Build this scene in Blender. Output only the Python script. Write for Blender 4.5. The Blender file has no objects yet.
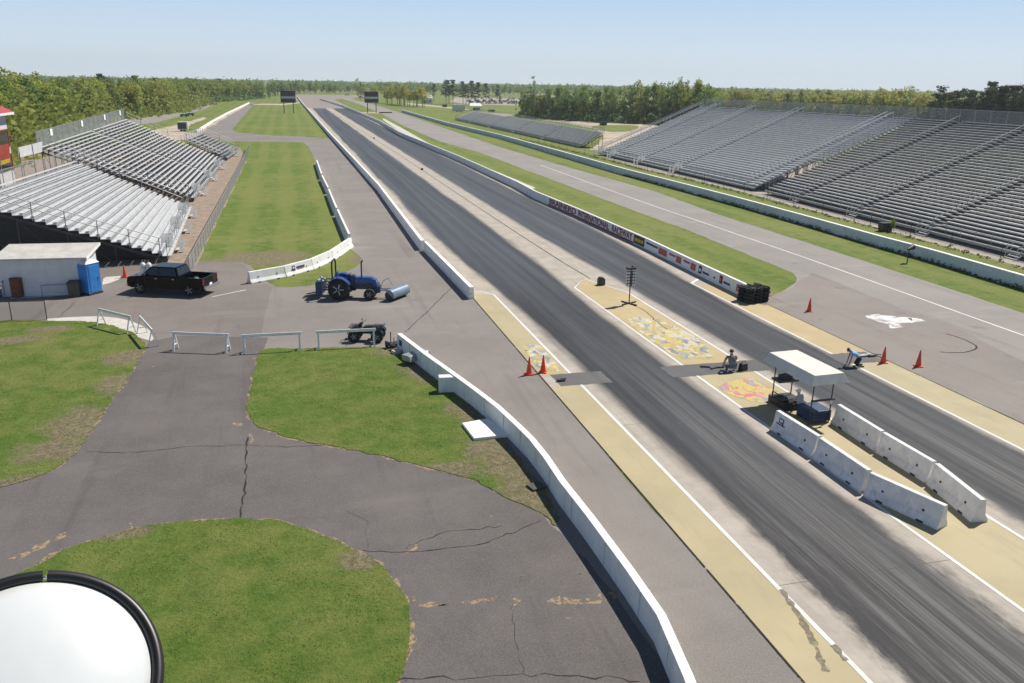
import bpy, bmesh, math, random
import numpy as np
from mathutils import Vector, Matrix
from mathutils.geometry import tessellate_polygon
random.seed(7)
RND = random.Random(11)
S = bpy.context.scene
COL = S.collection
PI = math.pi

# ------------------------------------------------------------------ camera
W, H, F, CX, CY = 1024, 683, 826.0, 512.0, 341.5
HS, HY0, VPX, CAMH = 0.018, 73.3, 284.0, 14.0
def _basis():
    p1 = np.array([0 - CX, HY0 - CY, F]); p2 = np.array([1024 - CX, HY0 + HS * 1024 - CY, F])
    n = np.cross(p1, p2); n /= np.linalg.norm(n)
    if n[1] < 0: n = -n
    fy = np.array([VPX - CX, HY0 + HS * VPX - CY, F]); fy /= np.linalg.norm(fy)
    up = -n; right = np.cross(fy, up)
    R = np.array([right, fy, up])
    if right[0] < 0: R[0] *= -1
    return R
R = _basis()
def ray(px, py): return R @ np.array([px - CX, py - CY, F])
def gp(px, py, z=0.0):                      # point of the horizontal plane z seen at a pixel of the survey photo
    r = ray(px, py); t = (z - CAMH) / r[2]
    return Vector((r[0] * t, r[1] * t, z))
def atY(px, py, Y):
    r = ray(px, py); t = Y / r[1]
    return Vector((r[0] * t, Y, CAMH + r[2] * t))
def pj(p):
    c = R.T @ np.array([p[0], p[1], p[2] - CAMH]); return CX + F * c[0] / c[2], CY + F * c[1] / c[2]
def height_to(px, py, ty):                  # height of an upright thing whose foot is at px,py and whose top is at row ty
    g = gp(px, py); lo, hi = 0.0, 80.0
    for _ in range(40):
        m = (lo + hi) / 2
        if pj((g[0], g[1], m))[1] > ty: lo = m
        else: hi = m
    return lo
cd = bpy.data.cameras.new('camera'); cam = bpy.data.objects.new('camera', cd); COL.objects.link(cam)
cd.sensor_width = 36.0; cd.lens = 36.0 * F / W; cd.clip_start = 0.1; cd.clip_end = 9000
ax = R @ np.array([1, 0, 0]); ay = R @ np.array([0, -1, 0]); az = R @ np.array([0, 0, -1])
cam.matrix_world = Matrix(((ax[0], ay[0], az[0], 0), (ax[1], ay[1], az[1], 0), (ax[2], ay[2], az[2], CAMH), (0, 0, 0, 1)))
S.camera = cam

# ------------------------------------------------------------------ light
SUN = Vector((0.70, 0.36, 1.0)).normalized()
el = math.asin(SUN.z); azm = math.atan2(SUN.x, SUN.y)
w = bpy.data.worlds.new('World'); S.world = w; w.use_nodes = True
t = w.node_tree; bg = t.nodes['Background']
sk = t.nodes.new('ShaderNodeTexSky'); sk.sky_type = 'NISHITA'; sk.sun_disc = False
sk.sun_elevation = el; sk.sun_rotation = azm; sk.air_density = 1.0; sk.dust_density = .25; sk.ozone_density = 3.0; sk.altitude = 350
SKY = 0.052                                      # thin spring haze pales the sky towards the horizon
tc = t.nodes.new('ShaderNodeTexCoord'); sx = t.nodes.new('ShaderNodeSeparateXYZ'); t.links.new(tc.outputs['Generated'], sx.inputs[0])
mr = t.nodes.new('ShaderNodeMapRange'); mr.interpolation_type = 'SMOOTHERSTEP'; t.links.new(sx.outputs[2], mr.inputs[0])
mr.inputs[1].default_value = .10; mr.inputs[2].default_value = .70; mr.inputs[3].default_value = 1.0; mr.inputs[4].default_value = 0.0
mxs = t.nodes.new('ShaderNodeMix'); mxs.data_type = 'RGBA'; t.links.new(mr.outputs[0], mxs.inputs[0]); t.links.new(sk.outputs[0], mxs.inputs[6])
rp = t.nodes.new('ShaderNodeValToRGB'); t.links.new(sx.outputs[2], rp.inputs[0]); e_ = rp.color_ramp.elements
while len(e_) < 5: e_.new(.5)
for q_, (ps_, c_) in zip(e_, ((0.0, (.615, .690, .745)), (.035, (.580, .685, .775)), (.10, (.430, .600, .805)), (.20, (.24, .40, .64)), (.45, (.06, .14, .32)))): q_.position = ps_; q_.color = (*c_, 1)
vs_ = t.nodes.new('ShaderNodeVectorMath'); vs_.operation = 'SCALE'; vs_.inputs[3].default_value = 1 / SKY; t.links.new(rp.outputs[0], vs_.inputs[0]); t.links.new(vs_.outputs[0], mxs.inputs[7])
t.links.new(mxs.outputs[2], bg.inputs[0]); bg.inputs[1].default_value = SKY
sl = bpy.data.lights.new('sun', 'SUN'); so = bpy.data.objects.new('sun', sl); COL.objects.link(so)
sl.energy = 5.0; sl.angle = math.radians(0.53); sl.color = (1.0, 0.945, 0.85)
so.rotation_euler = (-SUN).to_track_quat('-Z', 'Y').to_euler(); so.location = (40, 30, 80)
S.view_settings.view_transform = 'Standard'; S.view_settings.look = 'None'; S.view_settings.gamma = 1.0; S.view_settings.exposure = 0.14

# ------------------------------------------------------------------ materials
class NT:
    def __init__(s, name):
        s.m = bpy.data.materials.new(name); s.m.use_nodes = True; s.t = s.m.node_tree
        s.b = s.t.nodes['Principled BSDF']; s.out = s.t.nodes['Material Output']
    def n(s, typ, **kw):
        x = s.t.nodes.new('ShaderNode' + typ)
        for k, v in kw.items(): setattr(x, k, v)
        return x
    def l(s, a, b): s.t.links.new(a, b)
    def put(s, sock, v):
        if hasattr(v, 'is_linked') or isinstance(v, bpy.types.NodeSocket): s.l(v, sock)
        else:
            if isinstance(v, (tuple, list)) and len(v) == 3 and sock.type == 'RGBA': v = (*v, 1)
            sock.default_value = v
    def math(s, op, a, b=0.0, c=0.0, clamp=False):
        x = s.n('Math', operation=op); x.use_clamp = clamp
        s.put(x.inputs[0], a); s.put(x.inputs[1], b)
        if len(x.inputs) > 2: s.put(x.inputs[2], c)
        return x.outputs[0]
    def mix(s, f, a, b, blend='MIX'):
        x = s.n('Mix', data_type='RGBA', blend_type=blend); x.clamp_factor = True
        s.put(x.inputs[0], f); s.put(x.inputs[6], a); s.put(x.inputs[7], b)
        return x.outputs[2]
    def smooth(s, v, a, b):
        x = s.n('MapRange', interpolation_type='SMOOTHSTEP'); x.clamp = True
        s.put(x.inputs[0], v); s.put(x.inputs[1], a); s.put(x.inputs[2], b)
        return x.outputs[0]
    def pos(s): return s.n('NewGeometry').outputs['Position']
    def obj(s): return s.n('TexCoord').outputs['Object']
    def noise(s, vec, scale, detail=4, rough=.55, dist=0):
        x = s.n('TexNoise'); s.l(vec, x.inputs['Vector'])
        x.inputs['Scale'].default_value = scale; x.inputs['Detail'].default_value = detail
        x.inputs['Roughness'].default_value = rough; x.inputs['Distortion'].default_value = dist
        return x.outputs[0]
    def scalev(s, vec, sc):
        x = s.n('Vector' + 'Math', operation='MULTIPLY'); s.l(vec, x.inputs[0]); x.inputs[1].default_value = sc
        return x.outputs[0]
    def xyz(s, vec):
        x = s.n('SeparateXYZ'); s.l(vec, x.inputs[0]); return x.outputs
    def bump(s, hgt, strength=.3, dist=.02):
        x = s.n('Bump'); x.inputs['Strength'].default_value = strength; x.inputs['Distance'].default_value = dist
        s.l(hgt, x.inputs['Height']); s.l(x.outputs[0], s.b.inputs['Normal'])
    def fin(s, col, rough=.7, metal=0.0, spec=None):
        s.put(s.b.inputs['Base Color'], col); s.put(s.b.inputs['Roughness'], rough); s.b.inputs['Metallic'].default_value = metal
        if spec is not None: s.b.inputs['Specular IOR Level'].default_value = spec
        return s.m
MATS = {}
def mat(name, col, rough=.6, metal=0.0, var=.18, scale=2.5, bump=0.0, world=False, dirt=0.0):
    if name in MATS: return MATS[name]
    k = NT(name); v = k.pos() if world else k.obj()
    nz = k.noise(v, scale, 6, .62)
    f = k.smooth(nz, .3, .7)
    c = k.mix(f, tuple(x * (1 - var) for x in col), tuple(min(1, x * (1 + var)) for x in col))
    if dirt:
        g = k.smooth(k.noise(k.scalev(v, (1.0, 1.0, .35)), scale * 2.1, 7, .7), .5, .72)
        c = k.mix(k.math('MULTIPLY', g, dirt), c, (.16, .13, .10))
    if bump: k.bump(k.noise(v, scale * 14, 4), bump, .01)
    r = k.math('ADD', rough - .08, k.math('MULTIPLY', nz, .16))
    MATS[name] = k.fin(c, r, metal)
    return MATS[name]

def grass_mat(name, patches=(), stripes=None, dry=.5, base=((.068, .130, .016), (.135, .200, .032), (.225, .220, .066)), haze=None):
    k = NT(name); p = k.pos()
    fine = k.noise(p, 5.5, 8, .72); mid = k.noise(p, .55, 6, .62); big = k.noise(p, .06, 4, .55)
    c = k.mix(k.smooth(k.math('ADD', k.math('MULTIPLY', fine, .55), k.math('MULTIPLY', k.noise(p, 1.1, 7, .7), .45)), .34, .66), base[0], base[1])
    d = k.math('ADD', k.math('MULTIPLY', mid, .6), k.math('MULTIPLY', big, .55))
    c = k.mix(k.math('MULTIPLY', k.smooth(d, .47, .72), dry), c, base[2])
    tuft = k.smooth(k.noise(p, 1.6, 7, .7), .56, .70)
    c = k.mix(k.math('MULTIPLY', tuft, .35), c, (.050, .085, .013))
    if stripes:
        x, y, z = k.xyz(p)
        q = k.math('ADD', x, k.math('MULTIPLY', k.noise(k.scalev(p, (.5, .05, 1)), 1, 3), stripes * .8))
        s = k.math('SINE', k.math('MULTIPLY', q, 2 * PI / stripes))
        c = k.mix(k.math('MULTIPLY', k.smooth(s, -.5, .7), .50), c, (.210, .232, .058))
    if patches:
        tot = None; wob = k.math('SUBTRACT', k.noise(p, .9, 8, .72), .5)
        for (px, py, rx, ry) in patches:
            v = k.n('VectorMath', operation='SUBTRACT'); k.l(p, v.inputs[0]); v.inputs[1].default_value = (px, py, 0)
            v2 = k.scalev(v.outputs[0], (1 / rx, 1 / ry, 0))
            ln = k.n('VectorMath', operation='LENGTH'); k.l(v2, ln.inputs[0])
            e = k.math('ADD', ln.outputs['Value'], k.math('MULTIPLY', wob, 2.4))
            m = k.smooth(e, 1.25, .55)
            tot = m if tot is None else k.math('MAXIMUM', tot, m)
        soil = k.mix(k.smooth(k.noise(p, 4, 6, .7), .35, .7), (.17, .13, .085), (.30, .25, .17))
        c = k.mix(k.math('MULTIPLY', tot, .85), c, soil)
    hgt = k.noise(p, 9, 6, .75)
    k.bump(hgt, .9, .09)
    return k.fin(c, .85, 0, .2)

def asphalt_mat(name, lo, hi, crack=True, streak=None, spots=.8):
    k = NT(name); p = k.pos()
    big = k.noise(p, .11, 5, .6); mid = k.noise(p, .7, 6, .65); fine = k.noise(p, 26, 3, .7)
    f = k.math('ADD', k.math('MULTIPLY', big, .65), k.math('MULTIPLY', mid, .35))
    c = k.mix(k.smooth(f, .34, .66), lo, hi)
    c = k.mix(k.math('MULTIPLY', k.smooth(fine, .40, .72), .50), c, tuple(x * 1.6 for x in hi))
    c = k.mix(k.math('MULTIPLY', k.smooth(k.noise(p, 22, 2, .6), .60, .74), .45), c, tuple(x * .45 for x in lo))
    st = k.smooth(k.noise(k.scalev(p, (.9, .045, 1)), 1, 5, .6), .54, .72)
    c = k.mix(k.math('MULTIPLY', st, .30), c, tuple(x * .62 for x in lo))
    st2 = k.smooth(k.noise(k.scalev(p, (.16, .6, 1)), .5, 6, .65), .57, .70)
    c = k.mix(k.math('MULTIPLY', st2, spots * .5), c, tuple(x * 1.35 for x in hi))
    oil = k.smooth(k.noise(p, .38, 3, .5), .66, .74)
    c = k.mix(k.math('MULTIPLY', oil, .35), c, tuple(x * .55 for x in lo))
    k.bump(k.noise(p, 60, 3, .7), .25, .006)
    return k.fin(c, .88, 0, .25)

def track_mat():
    k = NT('rubbered concrete'); p = k.pos(); x, y, z = k.xyz(p)
    wob = k.math('SUBTRACT', k.noise(k.scalev(p, (.9, .06, 1)), 1, 5, .6), .5)
    wob2 = k.math('SUBTRACT', k.noise(k.scalev(p, (1.6, .5, 1)), 1.4, 6, .7), .5)
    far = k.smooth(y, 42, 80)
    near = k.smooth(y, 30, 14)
    def lane(cx, wl):
        d = k.math('ABSOLUTE', k.math('SUBTRACT', x, k.math('ADD', cx, k.math('MULTIPLY', far, -.25 if cx < 20 else .25))))
        hw = k.math('ADD', wl, k.math('MULTIPLY', far, .98))
        e = k.math('ADD', k.math('SUBTRACT', d, hw), k.math('MULTIPLY', wob, 1.1))
        e = k.math('ADD', e, k.math('MULTIPLY', k.math('MULTIPLY', wob2, near), 1.5))
        return k.smooth(e, .42, -.32)
    m = k.math('MAXIMUM', lane(16.25, 2.25), lane(25.75, 2.3))
    conc = k.mix(k.smooth(k.noise(p, .8, 6, .65), .3, .7), (.38, .338, .290), (.48, .432, .376))
    conc = k.mix(k.math('MULTIPLY', k.smooth(k.noise(k.scalev(p, (5, .12, 1)), 1, 5, .6), .5, .75), .35), conc, (.22, .20, .185))
    s1 = k.noise(k.scalev(p, (1.05, .010, 1)), 1, 4, .6)
    s2 = k.noise(k.scalev(p, (7.5, .05, 1)), 1, 6, .68)
    s0 = k.noise(k.scalev(p, (.55, .055, 1)), 1, 6, .68)
    s = k.math('ADD', k.math('ADD', k.math('MULTIPLY', s1, .50), k.math('MULTIPLY', s2, .22)), k.math('MULTIPLY', s0, .28))
    rub = k.mix(k.smooth(s, .38, .62), (.016, .018, .023), (.062, .068, .080))
    s3 = k.math('ADD', k.math('MULTIPLY', k.noise(k.scalev(p, (5.5, .14, 1)), 1, 8, .78), .5), k.math('MULTIPLY', k.noise(k.scalev(p, (1.3, .09, 1)), 1, 7, .7), .5))
    rough_gray = k.mix(k.smooth(s3, .45, .62), (.020, .020, .023), (.165, .158, .150))
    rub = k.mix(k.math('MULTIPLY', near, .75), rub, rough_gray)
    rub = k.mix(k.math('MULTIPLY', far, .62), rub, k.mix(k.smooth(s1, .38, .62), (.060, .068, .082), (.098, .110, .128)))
    dc = k.math('MINIMUM', k.math('ABSOLUTE', k.math('SUBTRACT', x, 16.6)), k.math('ABSOLUTE', k.math('SUBTRACT', x, 25.9)))
    mid = k.math('MULTIPLY', k.smooth(dc, 1.25, .25), k.math('MULTIPLY', k.smooth(y, 44, 26), k.smooth(s2, .40, .62)))
    rub = k.mix(k.math('MULTIPLY', mid, .75), rub, (.135, .132, .130))
    scr = k.smooth(k.noise(k.scalev(p, (16, .22, 1)), 1, 6, .75), .60, .70)
    rub = k.mix(k.math('MULTIPLY', scr, k.math('MULTIPLY', k.smooth(y, 46, 24), k.smooth(s0, .45, .6))), rub, (.26, .25, .235))
    c = k.mix(k.math('MULTIPLY', m, .97), conc, rub)
    seam = k.smooth(k.math('ABSOLUTE', k.math('SUBTRACT', k.math('FRACT', k.math('DIVIDE', y, 12.2)), .5)), .0022, .0008)
    c = k.mix(k.math('MULTIPLY', seam, .6), c, (.06, .055, .05))
    r = k.math('SUBTRACT', .88, k.math('MULTIPLY', m, .20))
    k.bump(k.noise(k.scalev(p, (14, 2, 1)), 2, 4, .7), .12, .006)
    return k.fin(c, r, 0, .22)

def paint_mat(name, col, wear=.5, under=(.34, .31, .28), smear=(.20, .185, .15)):
    k = NT(name); p = k.pos()
    n1 = k.noise(p, 1.1, 8, .72); n2 = k.noise(k.scalev(p, (1.4, .16, 1)), 1.2, 6, .66)
    c = k.mix(k.smooth(k.noise(p, .35, 4, .6), .3, .7), tuple(v * .86 for v in col), col)
    c = k.mix(k.math('MULTIPLY', k.smooth(n1, .52, .74), wear), c, under)
    c = k.mix(k.math('MULTIPLY', k.smooth(n2, .52, .72), wear * .75), c, smear)
    c = k.mix(k.math('MULTIPLY', k.smooth(k.noise(p, 13, 5, .7), .56, .72), wear * .5), c, under)
    return k.fin(c, .7, 0, .3)

def art_mat(name, stops, scale):                # hand-painted blocks of colour on the concrete, sooty and worn
    k = NT(name); p = k.pos()
    wv = k.n('TexVoronoi', feature='F1'); 
    dv = k.n('VectorMath', operation='ADD'); k.l(k.scalev(p, (1.0, .62, 1)), dv.inputs[0])
    nn = k.n('TexNoise'); k.l(p, nn.inputs['Vector']); nn.inputs['Scale'].default_value = 2.2; nn.inputs['Detail'].default_value = 5
    k.l(k.scalev(nn.outputs[1], (.7, .7, 0)), dv.inputs[1])
    k.l(dv.outputs[0], wv.inputs['Vector']); wv.inputs['Scale'].default_value = scale
    hx = k.xyz(wv.outputs['Color'])[0]
    cr = k.n('ValToRGB'); cr.color_ramp.interpolation = 'CONSTANT'
    el_ = cr.color_ramp.elements
    while len(el_) < len(stops): el_.new(.5)
    for e, (ps, c) in zip(el_, stops): e.position = ps; e.color = (*c, 1)
    k.l(hx, cr.inputs[0])
    ed = k.n('TexVoronoi', feature='DISTANCE_TO_EDGE'); k.l(dv.outputs[0], ed.inputs['Vector']); ed.inputs['Scale'].default_value = scale
    c = k.mix(k.math('MULTIPLY', k.smooth(ed.outputs[0], .035, .0), k.smooth(k.noise(p, 1.3, 3), .45, .6)), cr.outputs[0], (.10, .09, .085))
    c = k.mix(k.math('MULTIPLY', k.smooth(k.noise(p, 2.6, 8, .75), .45, .68), .62), c, (.46, .37, .17))
    c = k.mix(k.math('MULTIPLY', k.smooth(k.noise(k.scalev(p, (1.5, .2, 1)), 1.5, 6, .7), .5, .75), .5), c, (.30, .27, .21))
    return k.fin(c, .75, 0, .3)

def leaf_mat(name, a, b, hue=.03):
    k = NT(name); p = k.obj()
    oi = k.n('ObjectInfo').outputs['Random']
    c = k.mix(k.smooth(k.noise(p, .9, 4, .6), .32, .68), a, b)
    hs = k.n('HueSaturation'); k.l(c, hs.inputs['Color'])
    k.l(k.math('ADD', .5 - hue, k.math('MULTIPLY', oi, hue * 2)), hs.inputs['Hue'])
    k.l(k.math('ADD', .78, k.math('MULTIPLY', k.math('FRACT', k.math('MULTIPLY', oi, 7.13)), .5)), hs.inputs['Value'])
    hs.inputs['Saturation'].default_value = .95
    k.put(k.b.inputs['Base Color'], hs.outputs[0]); k.b.inputs['Roughness'].default_value = .7
    k.b.inputs['Specular IOR Level'].default_value = .2
    tr = k.n('BsdfTranslucent'); k.l(hs.outputs[0], tr.inputs[0])
    mx = k.n('MixShader'); mx.inputs[0].default_value = .52
    k.l(k.b.outputs[0], mx.inputs[1]); k.l(tr.outputs[0], mx.inputs[2]); k.l(mx.outputs[0], k.out.inputs[0])
    return k.m

def chain_mat(name, col, frac=.16, cell=11.0):
    k = NT(name); p = k.pos(); x, y, z = k.xyz(p)
    u = k.math('ADD', x, y)
    a = k.math('FRACT', k.math('MULTIPLY', k.math('ADD', u, z), cell)); b = k.math('FRACT', k.math('MULTIPLY', k.math('SUBTRACT', u, z), cell))
    hit = k.math('MAXIMUM', k.math('LESS_THAN', a, frac), k.math('LESS_THAN', b, frac))
    k.fin(col, .5, .4)
    tr = k.n('BsdfTransparent'); mx = k.n('MixShader'); k.l(hit, mx.inputs[0])
    k.l(tr.outputs[0], mx.inputs[1]); k.l(k.b.outputs[0], mx.inputs[2]); k.l(mx.outputs[0], k.out.inputs[0])
    return k.m

def worn_mat(name, col, scale, a, b):             # broken, patchy layer with gaps down to the surface beneath
    k = NT(name); p = k.pos(); n_ = k.noise(p, scale, 7, .68)
    k.fin(k.mix(k.smooth(k.noise(p, scale * 2.3, 5, .65), .3, .7), tuple(v * .78 for v in col), tuple(min(1, v * 1.12) for v in col)), .92, 0, .15)
    tr = k.n('BsdfTransparent'); mx = k.n('MixShader'); k.l(k.smooth(n_, a, b), mx.inputs[0])
    k.l(tr.outputs[0], mx.inputs[1]); k.l(k.b.outputs[0], mx.inputs[2]); k.l(mx.outputs[0], k.out.inputs[0]); return k.m
def vinyl_mat():
    k = NT('thin white vinyl'); k.fin(k.mix(k.smooth(k.noise(k.pos(), 1.5, 4), .3, .7), (.74, .74, .73), (.82, .82, .81)), .5)
    tr = k.n('BsdfTranslucent'); tr.inputs[0].default_value = (.94, .94, .93, 1); mx = k.n('MixShader'); mx.inputs[0].default_value = .62
    k.l(k.b.outputs[0], mx.inputs[1]); k.l(tr.outputs[0], mx.inputs[2]); k.l(mx.outputs[0], k.out.inputs[0]); return k.m
M = dict(
    vinyl=vinyl_mat(),
    white=mat('white painted concrete', (.84, .83, .80), .7, 0, .06, 1.2, .15, True, .26),
    wall2=mat('weathered pale concrete', (.62, .62, .61), .8, 0, .12, .8, .2, True, .25),
    bluewall=mat('pale blue painted concrete', (.55, .62, .66), .8, 0, .10, .6, .2, True, .22),
    jersey=mat('chalky barrier concrete', (.76, .745, .73), .85, 0, .12, 2.0, .25, False, .30),
    alu=mat('aluminium plank', (.65, .655, .66), .42, .15, .10, 1.5, 0, True, .08),
    alu_old=mat('dull aluminium plank', (.40, .41, .43), .5, .3, .15, 1.2, 0, True, .10),
    steel=mat('galvanised steel', (.36, .37, .38), .5, .5, .15, 3),
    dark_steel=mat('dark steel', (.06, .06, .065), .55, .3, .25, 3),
    black=mat('black plastic', (.018, .018, .020), .55, 0, .25, 4),
    rubber=mat('tyre rubber', (.022, .021, .020), .85, 0, .3, 6, .2),
    paintblack=mat('black car paint', (.003, .0035, .004), .10, 0, .1, 2),
    glass=mat('dark glass', (.012, .015, .018), .06, 0, .1, 2),
    chrome=mat('chrome', (.62, .62, .63), .22, .9, .08, 4),
    red_lens=mat('red lens', (.35, .02, .015), .2, 0, .15, 8),
    clear_lens=mat('clear lens', (.6, .62, .62), .12, 0, .1, 8),
    tractor=mat('blue tractor paint', (.020, .072, .25), .36, 0, .2, 2.5, 0, False, .10),
    dkblue=mat('dark blue paint', (.018, .045, .105), .5, 0, .2, 3, 0, False, .15),
    greyblue=mat('grey blue sheet metal', (.19, .25, .33), .4, .2, .15, 2, 0, False, .15),
    potty=mat('blue moulded plastic', (.045, .235, .62), .45, 0, .12, 2.5, .1),
    offwhite=mat('off white plastic', (.70, .70, .68), .5, 0, .08, 3),
    siding=mat('white painted siding', (.66, .66, .68), .65, 0, .07, 1.4, .1, False, .12),
    roofing=mat('pale roofing felt', (.52, .50, .47), .85, 0, .12, 1.2, .2, False, .15),
    rust=mat('rusty brown drum', (.14, .055, .030), .7, 0, .35, 4, .1),
    olive=mat('olive grey plastic', (.075, .075, .060), .7, 0, .2, 3),
    orange=mat('traffic orange', (.72, .065, .022), .55, 0, .12, 4, 0, False, .12),
    canvas=mat('cream vinyl canvas', (.70, .67, .60), .7, 0, .07, 1.5, .1, False, .12),
    bark=mat('bark', (.11, .085, .062), .9, 0, .35, 2),
    skin=mat('skin', (.45, .26, .18), .55, 0, .08, 8),
    hair=mat('brown hair', (.045, .028, .018), .7, 0, .3, 20),
    plaid=mat('grey checked cotton', (.16, .17, .19), .9, 0, .45, 14),
    denim=mat('blue denim', (.075, .13, .20), .9, 0, .25, 8),
    lightshirt=mat('light blue cotton', (.26, .44, .72), .9, 0, .15, 6),
    darkpants=mat('dark work trousers', (.03, .032, .04), .9, 0, .2, 6),
    greyshirt=mat('light grey cotton', (.46, .45, .47), .9, 0, .2, 6),
    maroon=mat('maroon lettering', (.25, .020, .032), .6, 0, .15, 3),
    yellow=mat('yellow lettering', (.62, .42, .03), .6, 0, .12, 3),
    redpanel=mat('red banner', (.46, .085, .065), .6, 0, .15, 2),
    navy=mat('navy lettering', (.03, .05, .16), .6, 0, .15, 3),
    signwhite=mat('white sign board', (.86, .86, .85), .6, 0, .05, 2),
    roofred=mat('red metal roof', (.42, .045, .045), .5, 0, .12, 2),
    green=mat('green machine paint', (.03, .16, .07), .5, 0, .2, 3),
    concrete=mat('bare concrete slab', (.56, .53, .48), .85, 0, .10, 1.6, .2, True, .18),
    crack=worn_mat('tar filled crack', (.040, .037, .036), 3.0, .33, .45),
    tan=worn_mat('sandy wear', (.33, .245, .165), 5.0, .40, .54),
    gravel=mat('brown gravel', (.30, .23, .175), .95, 0, .25, 1.3, .4, True),
    gravel2=mat('pale gravel path', (.36, .31, .265), .95, 0, .16, .9, .4, True),
    sand=mat('sandy track', (.46, .38, .30), .95, 0, .18, .15, .3, True),
    chalk=worn_mat('white absorbent powder', (.80, .79, .77), 1.3, .26, .60),
    linewhite=paint_mat('white line paint', (.76, .75, .72), .35, (.5, .47, .43), (.45, .43, .40)),
    yellowpaint=paint_mat('faded yellow paint', (.47, .40, .24), .75, (.42, .375, .26), (.34, .30, .20)),
    orangepaint=paint_mat('warm yellow paint', (.52, .41, .225), .75, (.46, .40, .26), (.40, .32, .18)),
    wetstrip=asphalt_mat('dark start strip', (.105, .102, .102), (.145, .14, .14)),
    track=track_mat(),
    drive=asphalt_mat('dark asphalt drive', (.100, .092, .089), (.148, .134, .128)),
    apron=asphalt_mat('worn asphalt apron', (.190, .171, .157), (.244, .221, .203)),
    pad=asphalt_mat('brown grey asphalt', (.160, .140, .128), (.214, .188, .172)),
    road=asphalt_mat('pale asphalt road', (.235, .217, .202), (.292, .271, .253)),
    alu_mid=mat('grey aluminium plank', (.50, .51, .52), .5, .3, .12, 1.2, 0, True, .10),
    blade=leaf_mat('grass blades', (.120, .185, .030), (.285, .325, .080), .02),
    scuff=worn_mat('rubber scuff on paint', (.25, .22, .16), 4.0, .26, .66),
    alloy=mat('alloy wheel', (.42, .42, .43), .4, .2, .15, 4),
    tread=mat('dark weathered tread', (.25, .245, .25), .7, .1, .25, 1.2, 0, True, .1),
    chain=chain_mat('chain link wire', (.42, .43, .44)),
    chain2=chain_mat('dense chain link', (.45, .47, .49), .26), chain3=chain_mat('slatted chain link', (.30, .31, .33), .38),
    leaf_a=leaf_mat('spring oak leaves', (.215, .265, .045), (.440, .450, .100), .015),
    leaf_b=leaf_mat('green poplar leaves', (.125, .205, .045), (.260, .345, .085), .015),
    leaf_c=leaf_mat('yellow green leaves', (.29, .31, .045), (.50, .48, .090), .015),
    needle=leaf_mat('dark pine needles', (.045, .065, .026), (.085, .105, .042), .02),
    shrub=leaf_mat('weeds', (.07, .11, .02), (.17, .20, .05), .03),
)

M['paintblack'].node_tree.nodes['Principled BSDF'].inputs['Specular IOR Level'].default_value = .22
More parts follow.
